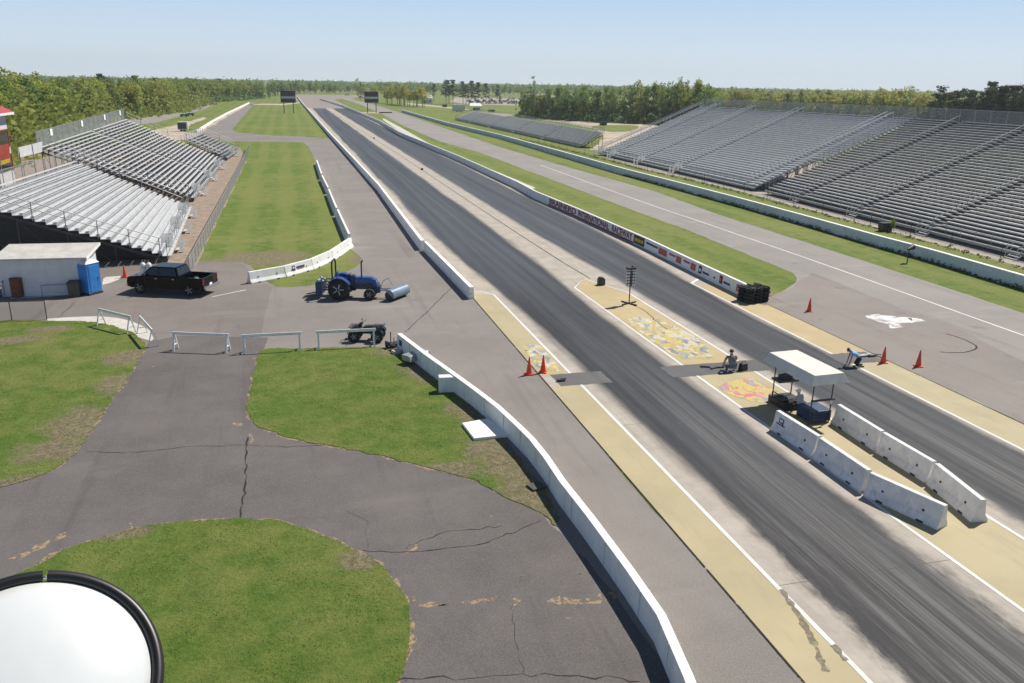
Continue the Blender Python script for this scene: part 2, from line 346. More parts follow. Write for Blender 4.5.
# ------------------------------------------------------------------ mesh builder
class MB:
    def __init__(s): s.v = []; s.f = []; s.mi = []; s.sm = []
    def add(s, vs, fs, m=0, smooth=False):
        o = len(s.v); s.v += [tuple(p) for p in vs]
        for f in fs: s.f.append([i + o for i in f]); s.mi.append(m); s.sm.append(smooth)
    def box(s, c, d, rz=0.0, m=0, mtx=None):
        hx, hy, hz = d[0] / 2, d[1] / 2, d[2] / 2; cs, sn = math.cos(rz), math.sin(rz); vs = []
        for z in (-hz, hz):
            for x, y in ((-hx, -hy), (hx, -hy), (hx, hy), (-hx, hy)):
                vs.append((c[0] + x * cs - y * sn, c[1] + x * sn + y * cs, c[2] + z))
        s.add(vs, [(3, 2, 1, 0), (4, 5, 6, 7), (0, 1, 5, 4), (1, 2, 6, 5), (2, 3, 7, 6), (3, 0, 4, 7)], m)
    def beam(s, a, b, w, h, m=0):            # bar with a level cross-section; w across, h tall, top face on the line a-b
        a, b = Vector(a), Vector(b); d = (b - a)
        side = Vector((-d.y, d.x, 0))
        side = side.normalized() * (w / 2) if side.length > 1e-6 else Vector((w / 2, 0, 0))
        up = d.cross(side); up = up.normalized() * h if up.length > 1e-9 else Vector((0, 0, h))
        if up.z > 0: up = -up
        vs = [a - side, a + side, b + side, b - side, a - side + up, a + side + up, b + side + up, b - side + up]
        s.add(vs, [(0, 1, 2, 3), (7, 6, 5, 4), (0, 4, 5, 1), (1, 5, 6, 2), (2, 6, 7, 3), (3, 7, 4, 0)], m)
    def tube(s, a, b, r, r2=None, n=8, m=0, cap=True):
        a, b = Vector(a), Vector(b); r2 = r if r2 is None else r2; d = (b - a).normalized()
        u = d.orthogonal().normalized(); v = d.cross(u); vs = []
        for p, q in ((a, r), (b, r2)):
            for i in range(n):
                g = 2 * PI * i / n; vs.append(p + (u * math.cos(g) + v * math.sin(g)) * q)
        fs = [(i, (i + 1) % n, n + (i + 1) % n, n + i) for i in range(n)]
        s.add(vs, fs, m, n > 5)
        if cap: s.add(vs, [tuple(range(n))[::-1], tuple(range(n, 2 * n))], m)
    def path(s, pts, r, n=8, m=0):
        for a, b in zip(pts, pts[1:]): s.tube(a, b, r, None, n, m)
    def frustum(s, r0, z0, r1, z1, m=0):     # r = (x0,x1,y0,y1)
        vs = []
        for (x0, x1, y0, y1), z in ((r0, z0), (r1, z1)): vs += [(x0, y0, z), (x1, y0, z), (x1, y1, z), (x0, y1, z)]
        s.add(vs, [(3, 2, 1, 0), (4, 5, 6, 7), (0, 1, 5, 4), (1, 2, 6, 5), (2, 3, 7, 6), (3, 0, 4, 7)], m)
    def prism(s, prof, y0, y1, m=0, taper=None):     # prof [(x,z)] extruded along y
        n = len(prof); vs = [(x, y0, z) for x, z in prof] + [(x, y1, z) for x, z in prof]
        s.add(vs, [(i, (i + 1) % n, n + (i + 1) % n, n + i) for i in range(n)], m)
        tri = tessellate_polygon([[Vector((x, z, 0)) for x, z in prof]])
        s.add(vs, [tuple(t_) for t_ in tri] + [tuple(n + i for i in t_[::-1]) for t_ in tri], m)
    def lathe(s, prof, c=(0, 0, 0), axis='Z', n=20, m=0):  # prof [(r,h)]
        vs = []
        for r, h in prof:
            for i in range(n):
                g = 2 * PI * i / n; x, y = r * math.cos(g), r * math.sin(g)
                p = (x, y, h) if axis == 'Z' else ((x, h, y) if axis == 'Y' else (h, x, y))
                vs.append((c[0] + p[0], c[1] + p[1], c[2] + p[2]))
        fs = []
        for j in range(len(prof) - 1):
            for i in range(n): fs.append((j * n + i, j * n + (i + 1) % n, (j + 1) * n + (i + 1) % n, (j + 1) * n + i))
        s.add(vs, fs, m, True)
        s.add(vs, [tuple(range(n)), tuple(range((len(prof) - 1) * n, len(prof) * n))], m)
    def ell(s, c, r, n=10, m=0):
        prof = [(math.sin(PI * j / n), -math.cos(PI * j / n)) for j in range(n + 1)]
        prof[0] = (.001, -1); prof[-1] = (.001, 1); vs = []; k = n * 2
        for q, h in prof:
            for i in range(k):
                g = 2 * PI * i / k; vs.append((c[0] + q * math.cos(g) * r[0], c[1] + q * math.sin(g) * r[1], c[2] + h * r[2]))
        s.add(vs, [(j * k + i, j * k + (i + 1) % k, (j + 1) * k + (i + 1) % k, (j + 1) * k + i) for j in range(n) for i in range(k)], m, True)
    def quad(s, a, b, c, d, m=0): s.add([a, b, c, d], [(0, 1, 2, 3)], m)
    def mesh(s, name, mats, recalc=True):
        me = bpy.data.meshes.new(name); me.from_pydata(s.v, [], s.f)
        for x in (mats if isinstance(mats, (list, tuple)) else [mats]): me.materials.append(x)
        me.polygons.foreach_set('material_index', s.mi); me.polygons.foreach_set('use_smooth', s.sm)
        if recalc:
            bm = bmesh.new(); bm.from_mesh(me); bmesh.ops.recalc_face_normals(bm, faces=bm.faces); bm.to_mesh(me); bm.free()
        me.update(); return me
    def build(s, name, mats, parent=None, bevel=0, loc=None, recalc=True):
        if loc is not None: s.v = [(a - loc[0], b - loc[1], c - loc[2]) for a, b, c in s.v]
        o = bpy.data.objects.new(name, s.mesh(name, mats, recalc)); COL.objects.link(o)
        if loc is not None: o.location = loc
        if parent is not None: o.parent = parent
        if bevel:
            b = o.modifiers.new('edge', 'BEVEL'); b.width = bevel; b.segments = 2; b.limit_method = 'ANGLE'; b.angle_limit = .6
        return o
def tag(o, label=None, cat=None, group=None, kind=None):
    if label: o['label'] = label
    if cat: o['category'] = cat
    if group: o['group'] = group
    if kind: o['kind'] = kind
    return o
def thing(name, label, cat, loc=(0, 0, 0), rz=0.0, group=None):
    o = bpy.data.objects.new(name, None); COL.objects.link(o); o.empty_display_size = .3
    o.location = loc; o.rotation_euler = (0, 0, rz)
    return tag(o, label, cat, group)
KIDS = {}
def kids(o): return [c for c in o.children]
def dup(root, loc=None, rz=None, label=None, group=None):
    r = root.copy(); COL.objects.link(r)
    if loc is not None: r.location = loc
    if rz is not None: r.rotation_euler = (0, 0, rz)
    if label: r['label'] = label
    if group: r['group'] = group
    for ch in kids(root):
        c = ch.copy(); COL.objects.link(c); c.parent = r
        for g in kids(ch):
            d = g.copy(); COL.objects.link(d); d.parent = c
    return r

# ------------------------------------------------------------------ ground sheets
def jit(pts, step=.6, amp=.06, rnd=None, smooth=True, close=True):
    rnd = rnd or RND; P = [Vector((p[0], p[1], 0)) for p in pts]; n = len(P); out = []
    rngs = range(n if close else n - 1)
    for i in rngs:
        a, b = P[i], P[(i + 1) % n]
        if smooth:
            p0 = P[(i - 1) % n] if (close or i > 0) else a; p3 = P[(i + 2) % n] if (close or i + 2 < n) else b
        k = max(1, min(60, int((b - a).length / step)))
        for j in range(k):
            u = j / k
            if smooth:
                q = .5 * ((2 * a) + (b - p0) * u + (2 * p0 - 5 * a + 4 * b - p3) * u * u + (3 * a - p0 - 3 * b + p3) * u ** 3)
            else: q = a.lerp(b, u)
            out.append(Vector((q.x + rnd.gauss(0, amp), q.y + rnd.gauss(0, amp), 0)))
    if not close: out.append(P[-1])
    return out
def sheet(name, pts, z, m, kind='structure'):
    P = [Vector((p[0], p[1], 0)) for p in pts]
    tri = tessellate_polygon([P]); k = MB(); k.add([(p.x, p.y, z) for p in P], [tuple(t_) for t_ in tri])
    o = k.build(name, m)
    for p in o.data.polygons:
        pass
    o.data.update(); o['kind'] = kind
    bm = bmesh.new(); bm.from_mesh(o.data)
    for f in bm.faces:
        f.normal_update()
        if f.normal.z < 0: f.normal_flip()
    bm.to_mesh(o.data); bm.free()
    return o
def G(*pp): return [gp(*p) for p in pp]
def strip(name, pts, wd, z, m, kind='structure', amp=0.0):      # flat band along a polyline
    k = MB(); P = [Vector((p[0], p[1], 0)) for p in pts]; L = []
    for i, p in enumerate(P):
        d = (P[min(i + 1, len(P) - 1)] - P[max(i - 1, 0)]).normalized(); nrm = Vector((-d.y, d.x, 0))
        ww = wd * (1 + RND.uniform(-amp, amp))
        L.append((p + nrm * ww / 2, p - nrm * ww / 2))
    for a, b in zip(L, L[1:]):
        k.quad((*a[1].xy, z), (*b[1].xy, z), (*b[0].xy, z), (*a[0].xy, z))
    o = k.build(name, m); o['kind'] = kind
    return o

Z1, Z2, Z3, Z4, Z5, Z6 = .004, .008, .012, .016, .020, .024
LN = [13.10, 19.30, 22.55, 28.35]              # the four lane lines
dirts = [gp(262, 262)[:2] + (5, 3), ]
def patch(px, py, rx, ry): g = gp(px, py); return (g.x, g.y, rx, ry)
fieldM = grass_mat('field grass', [patch(262, 258, 4, 3.0), patch(356, 259, .8, 1.6)], 4.2, .62, base=((.076, .138, .016), (.158, .212, .036), (.250, .240, .080)))
k = MB(); k.quad((-7000, -300, 0), (7000, -300, 0), (7000, 7000, 0), (-7000, 7000, 0)); k.build('ground', fieldM)['kind'] = 'structure'

# ---- asphalt on the left
XE = 11.50
left = [Vector((XE, 2)), Vector((XE, 52))] + [p.xy for p in G((468, 294), (429, 250), (382, 192), (358, 163), (336, 139), (300, 136.5), (272, 135.5), (237, 132.5), (232, 130), (255.5, 102), (249, 102), (200, 131), (196, 138), (206, 140.5), (237, 141.2), (303, 142.3), (308, 146), (313, 156), (326, 196), (344, 244), (352, 250), (358, 254), (361, 258.5), (360, 263), (354, 268), (345, 272.5), (330, 279.5), (312, 285.5), (290, 287.5), (276, 287), (266, 282), (258, 273), (250, 266), (243, 262), (225, 262), (205, 264))]
left += [Vector((-12, 73)), Vector((-45, 78)), Vector((-60, 40)), Vector((-60, 2))]
sheet('asphalt_apron', jit([(p[0], p[1]) for p in left], 1.5, .06, smooth=False), Z1, M['apron'])
# browner pad round the shed, dark drive
sheet('asphalt_pad', jit(G((206, 262), (240, 262), (262, 281), (272, 288), (268, 303), (263, 330), (262, 352), (170, 352), (140, 344), (100, 323), (0, 322), (-80, 322), (-120, 280), (-40, 262), (100, 268)), 1.2, .05, smooth=False), Z2, M['pad'])
sheet('asphalt_drive', jit(G((150, 342), (180, 336), (267, 338), (264, 352), (258, 362), (252, 400), (300, 430), (362, 449), (430, 466), (500, 490), (540, 512), (600, 575), (640, 630), (680, 690), (720, 760), (300, 800), (-150, 760), (-120, 480), (0, 480), (60, 455), (100, 405), (130, 360)), .8, .05, smooth=False), Z3, M['drive'])
sheet('concrete_walk', jit(G((47, 319), (97, 316.5), (130, 321), (150, 331), (152, 341), (140, 338), (120, 330), (90, 323), (47, 322)), .6, .03), Z3 + .003, M['concrete'])
sheet('concrete_walk', jit(G((12, 299), (70, 295), (72, 292.5), (12, 296)), .6, .03), Z3 + .002, M['concrete'])
sheet('concrete_walk', jit(G((103, 285), (118, 280), (121, 276), (106, 277)), .6, .03), Z3 + .002, M['concrete'])
isl = dict(
    A=[(-90, 330), (0, 321), (47, 321), (97, 323), (127, 331), (141, 340), (146, 346), (140, 358), (125, 382), (105, 411), (82, 445), (67, 461), (45, 474), (25, 481), (0, 487), (-60, 500), (-120, 470), (-130, 380)],
    B=[(262, 351), (255, 375), (250, 392), (247, 410), (255, 423), (275, 434), (320, 445), (362, 452), (400, 461), (450, 474), (476, 481), (508, 498), (540, 513), (556, 525), (549, 500), (530, 473), (505, 442), (470, 405), (440, 384), (412, 362), (397, 352), (385, 348), (345, 348), (300, 349)],
    C=[(-80, 640), (0, 585), (37, 566), (62, 552), (92, 541), (120, 534), (150, 526), (180, 522), (200, 521), (238, 520), (276, 521.5), (301, 528), (327, 537), (352, 548), (377, 563), (395, 581), (404, 599), (408, 616), (411, 632), (409, 652), (403, 672), (394, 695), (360, 750), (250, 800), (50, 790), (-80, 740)])
ipatch = dict(A=[patch(85, 425, 1.6, 2.2), patch(60, 450, 1.8, 1.2), patch(128, 358, 1.1, 1.6), patch(118, 385, .9, 1.6), patch(20, 483, 1.4, .6), patch(50, 330, 1.2, .9), patch(20, 340, 1.5, .8)],
              B=[patch(500, 455, 1.3, 2.4), patch(530, 490, 1.2, 2.0), patch(475, 412, 1.2, 2.0), patch(420, 372, 1.0, 1.6), patch(395, 352, 1.5, .7), patch(455, 470, 1.4, .7), patch(545, 510, 1.2, 1.2)],
              C=[patch(360, 560, .9, .6), patch(120, 535, 1.0, .4)])
for key, nm in (('A', 'grass_island'), ('B', 'grass_island'), ('C', 'grass_island')):
    pts = G(*isl[key]); c = sum(pts, Vector()) / len(pts)
    outer = [p + (p - c).normalized() * (.03 + .10 * RND.random()) for p in pts]
    sheet('dirt_edge', jit(outer, .35, .06), Z4, M['tan'])
    sheet(nm, jit(pts, .30, .055), Z5 + .012, grass_mat('lawn grass ' + key, ipatch[key], None, .75 if key == 'A' else .62))
# ---- tufts of real grass on the three near lawns
def tufts(pts, n_, m, label):
    rng = np.random.default_rng(len(pts)); P = np.array([(p[0], p[1]) for p in jit(pts, .4, .02)]); lo_, hi_ = P.min(0), P.max(0)
    lo_ = np.maximum(lo_, (-26, 12)); Q = rng.uniform(lo_, hi_, (n_, 2)); x, y = Q[:, 0], Q[:, 1]; ins = np.zeros(n_, bool)
    for (ax_, ay_), (bx_, by_) in zip(P, np.roll(P, -1, 0)):
        c = (ay_ > y) != (by_ > y); ins ^= c & (x < (bx_ - ax_) * (y - ay_) / (by_ - ay_ + 1e-12) + ax_)
    inside = Q[ins]; e = P[rng.integers(0, len(P), n_ // 40)] + rng.normal(0, .06, (n_ // 40, 2)); Q = np.vstack([inside, e]); n2 = len(Q)
    g = rng.uniform(0, 2 * PI, n2); wd = rng.uniform(.012, .030, n2); hh = rng.uniform(.012, .032, n2) * (.6 + .8 * (np.sin(Q[:, 0] * 1.7) * np.sin(Q[:, 1] * 1.3) * .5 + .5)); ln = rng.normal(0, .03, (n2, 2))
    V = np.empty((n2, 3, 3)); z0 = Z5 + .010
    V[:, 0, :2] = Q + np.stack([np.cos(g) * wd, np.sin(g) * wd], 1); V[:, 1, :2] = Q - np.stack([np.cos(g) * wd, np.sin(g) * wd], 1); V[:, :2, 2] = z0
    V[:, 2, :2] = Q + ln; V[:, 2, 2] = z0 + hh
    me = bpy.data.meshes.new('grass_tufts'); me.from_pydata(V.reshape(-1, 3).tolist(), [], np.arange(n2 * 3).reshape(-1, 3).tolist()); me.materials.append(m)
    o = bpy.data.objects.new('grass_tufts', me); COL.objects.link(o); tag(o, label, 'grass', None, 'stuff')
for key, n_ in (('A', 24000), ('B', 28000), ('C', 18000)):
    tufts(G(*isl[key]), n_, M['blade'], 'short grass tufts of the ' + {'A': 'left', 'B': 'middle', 'C': 'nearest round'}[key] + ' lawn')
# ---- the strip
RWT = [(753, 287.8), (698.8, 263), (645.5, 238), (637, 234.3), (577.7, 208.7), (535, 191.2), (516.7, 181.5), (458, 155.6), (399.5, 132), (380, 120.6), (342.5, 105), (320, 98.3)]
LWT = [(473.5, 287), (427, 241.3), (380, 184.7), (359.4, 163), (328.8, 131.3), (301.9, 101.9), (297.5, 96.2)]
WH, RH = .82, .95
rw = [gp(x, y, RH) for x, y in RWT]; lw = [gp(x, y, WH) for x, y in LWT]
slab = [Vector((XE, 2, 0)), Vector((XE, 53, 0))] + [Vector((p.x, p.y, 0)) for p in lw if p.y < 440] 
fin_l = [p for p in lw if p.y < 440][-1]
slab += [Vector((fin_l.x - 1.0, 440, 0)), Vector((fin_l.x + 21.5, 440, 0))] + [Vector((p.x, p.y, 0)) for p in reversed(rw) if p.y < 430] + [Vector((30.6, 50, 0)), Vector((30.6, 2, 0))]
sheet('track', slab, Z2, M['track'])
sd = [(fin_l.x - 1.0, 440), (fin_l.x - 3, 600), (fin_l.x - 6, 830), (fin_l.x + 60, 830), (fin_l.x + 60, 760), (fin_l.x + 24, 640), (fin_l.x + 21.5, 440)]
sheet('shutdown_area', sd, Z2, asphalt_mat('shutdown asphalt', (.23, .195, .175), (.29, .25, .225)))
YS0, YS1 = 35.6, 37.3                         # the start strip across the lanes
for x0_, x1_ in ((XE + .55, 14.75), (18.0, 23.6), (27.9, 30.45)): sheet('start_strip', jit([(x0_, YS0), (x1_, YS0), (x1_, YS1), (x0_, YS1)], .25, .03, smooth=False), Z3, M['wetstrip'])
def rect(name, x0, x1, y0, y1, z, m): return sheet(name, [(x0, y0), (x1, y0), (x1, y1), (x0, y1)], z, m)
rect('yellow_paint', XE + .02, LN[0] - .09, 2, YS0, Z3, M['yellowpaint'])
sheet('yellow_paint', [(XE + .02, YS1), (LN[0] - .09, YS1), (LN[0] - .09, 53.6), (XE + .02, 54.6)], Z3, M['yellowpaint'])
rect('yellow_paint', LN[1] + .09, LN[2] - .09, 2, YS0, Z3, M['yellowpaint'])
sheet('yellow_paint', [(LN[1] + .09, YS1), (LN[2] - .09, YS1), (LN[2] - .09, 52.5), (21.1, 57), (20.7, 57), (LN[1] + .09, 54.5)], Z3, M['orangepaint'])
rect('yellow_paint', LN[3] + .09, 30.6, 2, YS0, Z3, M['yellowpaint'])
sheet('yellow_paint', [(LN[3] + .09, YS1), (30.6, YS1), (30.6, 52.2), (LN[3] + .09, 54.2)], Z3, M['orangepaint'])
for i, x in enumerate(LN):
    top = (53.8, 54.7, 52.6, 54.4)[i]
    rect('lane_line', x - .075, x + .075, 2, YS0, Z4, M['linewhite']); rect('lane_line', x - .075, x + .075, YS1, top, Z4, M['linewhite'])
strip('lane_line', [(LN[0], 53.8), (12.3, 55.0), (11.55, 54.7)], .13, Z4, M['linewhite'])
strip('lane_line', [(LN[1], 54.7), (20.9, 57.3), (LN[2], 52.6)], .12, Z4 + .002, M['linewhite'])
strip('lane_line', [(LN[3], 54.4), (29.5, 55.6)], .25, Z4, M['linewhite'])
cl = G((590, 278.5), (563.6, 263), (520, 235), (470, 202), (422, 170), (398, 154), (373.8, 138.7), (342.5, 118.8), (332.5, 112))
strip('centre_joint', cl, .10, Z3, M['crack'])
pal1 = [(0, (.55, .53, .47)), (.16, (.28, .34, .40)), (.30, (.55, .42, .14)), (.50, (.62, .58, .42)), (.62, (.50, .38, .16)), (.78, (.20, .22, .25)), (.86, (.58, .50, .25))]
pal2 = [(0, (.60, .45, .14)), (.20, (.62, .16, .20)), (.30, (.55, .44, .18)), (.48, (.30, .33, .38)), (.58, (.58, .48, .15)), (.76, (.62, .22, .30)), (.84, (.36, .34, .42)), (.90, (.55, .45, .2))]
def blotch(x0, x1, y0, y1, z, m, n=1): 
    c = ((x0 + x1) / 2, (y0 + y1) / 2); pts = []
    for i in range(14):
        g = 2 * PI * i / 14; q = .82 + .3 * RND.random()
        ex = abs(math.cos(g)) ** .6 * math.copysign(1, math.cos(g)); ey = abs(math.sin(g)) ** .6 * math.copysign(1, math.sin(g))
        pts.append((c[0] + ex * (x1 - x0) / 2 * q * .93, c[1] + ey * (y1 - y0) / 2 * q * .93))
    return sheet('painted_lettering', jit(pts, .2, .03), z, m)
A1 = art_mat('painted lettering', pal1, 3.6); A2 = art_mat('bright painted lettering', pal2, 4.2)
blotch(LN[1] + .15, LN[2] - .2, 37.7, 46.5, Z5, A1); blotch(LN[1] + .2, LN[2] - .2, 31.6, 34.8, Z5, A2); blotch(XE + .2, LN[0] - .15, 37.6, 42.6, Z5, A1)
# tyre scrub on the near yellow strip
strip('tyre_mark', jit(G((781, 590), (795, 610), (811, 637), (826, 672)), .12, .012, close=False), .15, Z6, M['scuff'], amp=.6)
strip('tyre_mark', jit(G((833, 645), (846, 661)), .12, .012, close=False), .13, Z6, M['scuff'], amp=.6)
strip('asphalt_joint', [(XE, 2), (XE, 54)], .06, Z5, M['crack'])
strip('asphalt_joint', [(30.62, 2), (30.62, 50)], .05, Z5, M['crack'])
# ---- right: apron and return road
up = [(342, 95.8), (360, 101), (380, 106.5), (400, 112.7), (440, 126.5), (500, 147), (560, 165), (654, 191), (720, 215), (824, 248), (1024, 313), (1180, 365)]
lo = [(765, 305), (771, 297), (786, 289), (796, 282), (798, 278), (793, 273), (761, 260), (690, 231), (654, 218), (600, 198), (537, 174), (478, 152), (440, 141.5), (405, 126.5), (380, 113), (358, 103.5), (338, 97.6)]
poly = G(*up) + [Vector((75, 2, 0)), Vector((30.6, 2, 0)), Vector((30.6, 50, 0))] + G(*lo[1:])
sheet('return_road', jit(poly, 1.5, .05, smooth=False), Z1, M['road'])
sheet('asphalt_apron', jit([(30.6, 2), (56, 2)] + [p.xy for p in G((1090, 395), (960, 330), (880, 300), (812, 272), (797, 283), (786, 290), (771, 298))] + [(30.6, 49)], 1.2, .12, smooth=False), Z2, asphalt_mat('warm grey apron', (.205, .181, .166), (.26, .231, .211)))
strip('edge_line', jit(G((540, 165), (583, 180.5), (654, 206), (694, 219.5), (824, 264.4), (924, 300), (1024, 335.7), (1120, 370)), 3, .01, close=False), .16, Z3, M['linewhite'])
sheet('spilled_powder', jit(G((874, 316.5), (890, 317.5), (914, 319.5), (905, 322.5), (890, 322), (880, 319.5)), .4, .10), Z4, worn_mat('thick white powder', (.80, .79, .77), 1.9, .22, .55))
sheet('spilled_powder', jit(G((866, 316), (876, 315), (890, 316.5), (921, 319), (918, 323), (900, 324), (903, 328), (890, 328), (888, 324), (873, 320)), .4, .12), Z3, M['chalk'])
sheet('dirt_edge', jit(G((735, 292), (765, 305), (771, 297), (768, 291)), .4, .15), Z4, M['tan'])
strip('tyre_mark', jit(G((946, 334), (965, 340), (977, 348), (960, 353), (940, 352)), .4, .02, close=False), .10, Z3, M['crack'])
sheet('concrete_walk', jit(G((536, 188), (530, 185.5), (500, 173), (460, 158), (430, 144), (400, 127), (383, 118), (383, 120), (399, 131), (430, 146), (458, 157.5), (500, 175.5), (528, 190)), 1.5, .02, smooth=False), Z1, M['concrete'])
# far roads and yards
sheet('return_road', jit(G((100, 122), (139.5, 118.5), (159, 115.4), (180.5, 112.8), (199, 108), (201, 102.7), (214, 101.7), (217, 104), (201, 110.5), (180.5, 115.6), (159, 122), (139.5, 124.5), (100, 134)), 2, .2, smooth=False), Z1, M['road'])
sheet('gravel_yard', jit(G((150, 131), (175, 125), (205, 117), (206, 119), (192, 124), (180, 131), (196, 133), (247, 103), (249, 104), (205, 130), (196, 139), (150, 142)), 2, .3, smooth=False), Z2, M['sand'])
sheet('gravel_path', jit(G((245, 105), (262, 103.6), (282, 104), (300, 102), (300, 103.2), (282, 105.2), (262, 104.8)), 2, .2, smooth=False), Z1, M['sand'])
sheet('gravel_path', jit(G((350, 112.5), (372, 112), (392, 112), (392, 113), (372, 113.3), (352, 113.8)), 2, .2, smooth=False), Z1, M['sand'])
sheet('gravel_path', jit(G((408, 103), (440, 106), (470, 109.5), (470, 110.7), (440, 107.4), (405, 104)), 2, .3, smooth=False), Z1, M['sand'])
sheet('parking_lot', jit(G((455, 97.5), (525, 98.8), (525, 105.8), (470, 104.2), (450, 102)), 4, .6, smooth=False), Z1, M['gravel2'])
sheet('gravel_yard', jit(G((478, 112), (520, 114.5), (560, 118.5), (600, 121.4), (648, 123.6), (705, 128), (690, 150), (590, 150), (604, 139), (596, 129), (560, 122), (478, 113.6)), 3, .4, smooth=False), Z1, M['sand'])
sheet('grass_island', jit(G((592, 126.4), (615, 125), (638, 126), (630, 131), (608, 131.5)), 2, .3), Z2, fieldM)
# gravel under and before the stands
sheet('gravel_path', jit(G((196, 266), (246, 161), (240, 147), (232, 146)) + [Vector((-70, 190, 0)), Vector((-90, 100, 0)), Vector((-60, 66, 0)), Vector((-14, 70, 0))], 2, .1, smooth=False), Z2 + .002, M['gravel'])
fb = [(520, 139), (567, 150.5), (605, 160), (647.5, 171.3), (679, 178), (704, 184), (744, 194), (767, 200.5), (793, 207), (822, 214.5), (870, 227), (909.5, 238), (950, 248.5), (999.5, 262), (1060, 278)]
gp_r = G((600, 156), (605, 158), (647.5, 170), (679, 176.5), (704, 182.5), (744, 192.5), (793, 205.5), (822, 213), (870, 226), (909.5, 237), (950, 247.5), (999.5, 261), (1060, 277.5))
sheet('gravel_path', jit(gp_r + [Vector((100, 30, 0)), Vector((100, 178, 0))], 2, .12, smooth=False), Z2, M['gravel2'])
# cracks and worn sandy spots of the drive
def crack(pp, wd=.07, amp=.05):
    strip('road_crack', jit(G(*pp), .25, amp, close=False), wd * .62, Z4 - .001, M['crack'], amp=.7)
crack([(248, 438), (246, 452), (246, 470), (245, 490), (243, 505), (240, 519)], .08, .03)
crack([(85, 451), (118, 453), (160, 450), (200, 446), (247, 446), (290, 447), (322, 446)], .05)
crack([(365, 551), (400, 552), (440, 549), (480, 545), (500, 538), (540, 521)], .055)
crack([(405, 549), (430, 537), (470, 530), (502, 526)], .045)
crack([(380, 682), (420, 679), (470, 678), (520, 675), (580, 677), (640, 682)], .06)
crack([(512, 605), (515, 640), (523, 673)], .02); crack([(345, 512), (365, 520), (368, 548)], .018)
crack([(405, 332), (428, 311), (452, 287)], .06, .02); crack([(58, 338 - 20), (75, 303)], .05)
strip('parking_line', G((212, 297), (246, 290)), .10, Z4 - .001, M['linewhite'], amp=.3)
for pp in ([(545, 603), (560, 598), (585, 600), (600, 595), (603, 602), (585, 606), (560, 604)], [(508, 602), (520, 599), (523, 603), (512, 606)], [(460, 603), (480, 600), (498, 597), (496, 601), (470, 605)],
           [(10, 559), (25, 552), (45, 541), (65, 533), (66, 536), (45, 546), (28, 555), (14, 561)], [(128, 523), (133, 525), (140, 531), (135, 533), (131, 528)], [(410, 594), (418, 603), (432, 602), (447, 604), (420, 607)], [(602, 595), (615, 590), (618, 598), (606, 602)],
           [(250, 432), (256, 442), (251, 446)], [(232, 424), (243, 423), (242, 426), (233, 426)], [(405, 553), (413, 545), (420, 541), (415, 549)]):
    sheet('worn_spot', jit(G(*pp), .18, .05), Z4 - .002, M['tan'])
for i in range(46):                           # small pale scuffs
    x, y = RND.uniform(150, 600), RND.uniform(350, 640); g = gp(x, y); s_ = RND.uniform(.03, .07)
    sheet('worn_spot', jit([(g.x + math.cos(a_) * s_ * 2.2, g.y + math.sin(a_) * s_ * .6) for a_ in (0, 1.2, 2.3, 3.4, 4.5, 5.5)], .1, .03), Z4 + .001, M['tan']) if (y > 470 and 420 < x < 600) or (x < 250 and y < 460) else None

# ------------------------------------------------------------------ walls and barriers
def run(k, pts, prof, m=0, cap=True):          # prof [(offset right of travel, z)] swept along a ground polyline
    P = [Vector((p[0], p[1], 0)) for p in pts]; n = len(prof); rings = []
    for i, p in enumerate(P):
        d0 = (P[i] - P[i - 1]).normalized() if i else (P[1] - P[0]).normalized()
        d1 = (P[i + 1] - P[i]).normalized() if i + 1 < len(P) else d0
        d = (d0 + d1).normalized(); nr = Vector((d.y, -d.x, 0)) / max(.5, d.dot(d1))
        rings.append([p + nr * o + Vector((0, 0, z)) for o, z in prof])
    vs = [v for r_ in rings for v in r_]; fs = []
    for i in range(len(P) - 1):
        for j in range(n): fs.append((i * n + j, i * n + (j + 1) % n, (i + 1) * n + (j + 1) % n, (i + 1) * n + j))
    k.add(vs, fs, m)
    if cap: k.add(vs, [tuple(range(n)), tuple(range((len(P) - 1) * n, len(P) * n))], m)
def slabprof(wt, wb, h): return [(-wb / 2, -.02), (-wt / 2, h), (wt / 2, h), (wb / 2, -.02)]
def text_mesh(body, size, depth=.004):
    c = bpy.data.curves.new('lettering', 'FONT'); c.body = body; c.size = size; c.extrude = depth; c.offset = size * .020; c.align_x = 'CENTER'; c.align_y = 'CENTER'
    o = bpy.data.objects.new('tmp', c); COL.objects.link(o); bpy.context.view_layer.update()
    me = bpy.data.meshes.new_from_object(o.evaluated_get(bpy.context.evaluated_depsgraph_get())); bpy.data.objects.remove(o)
    return me
def put_text(body, size, origin, xdir, parent, m, width=None, name='lettering', label=None):
    # lettering standing upright on a vertical face: xdir = reading direction
    me = text_mesh(body, size); me.name = name; me.materials.clear(); me.materials.append(m)
    xs = [v.co.x for v in me.vertices]; wd = max(xs) - min(xs)
    sx = (width / wd) if width else 1.0
    x = Vector(xdir).normalized(); up_ = Vector((0, 0, 1)); z = x.cross(up_)
    for v in me.vertices: v.co = Vector(origin) + x * (v.co.x * sx) + up_ * v.co.y + z * v.co.z
    o = bpy.data.objects.new(name, me); COL.objects.link(o); o.parent = parent
    return o

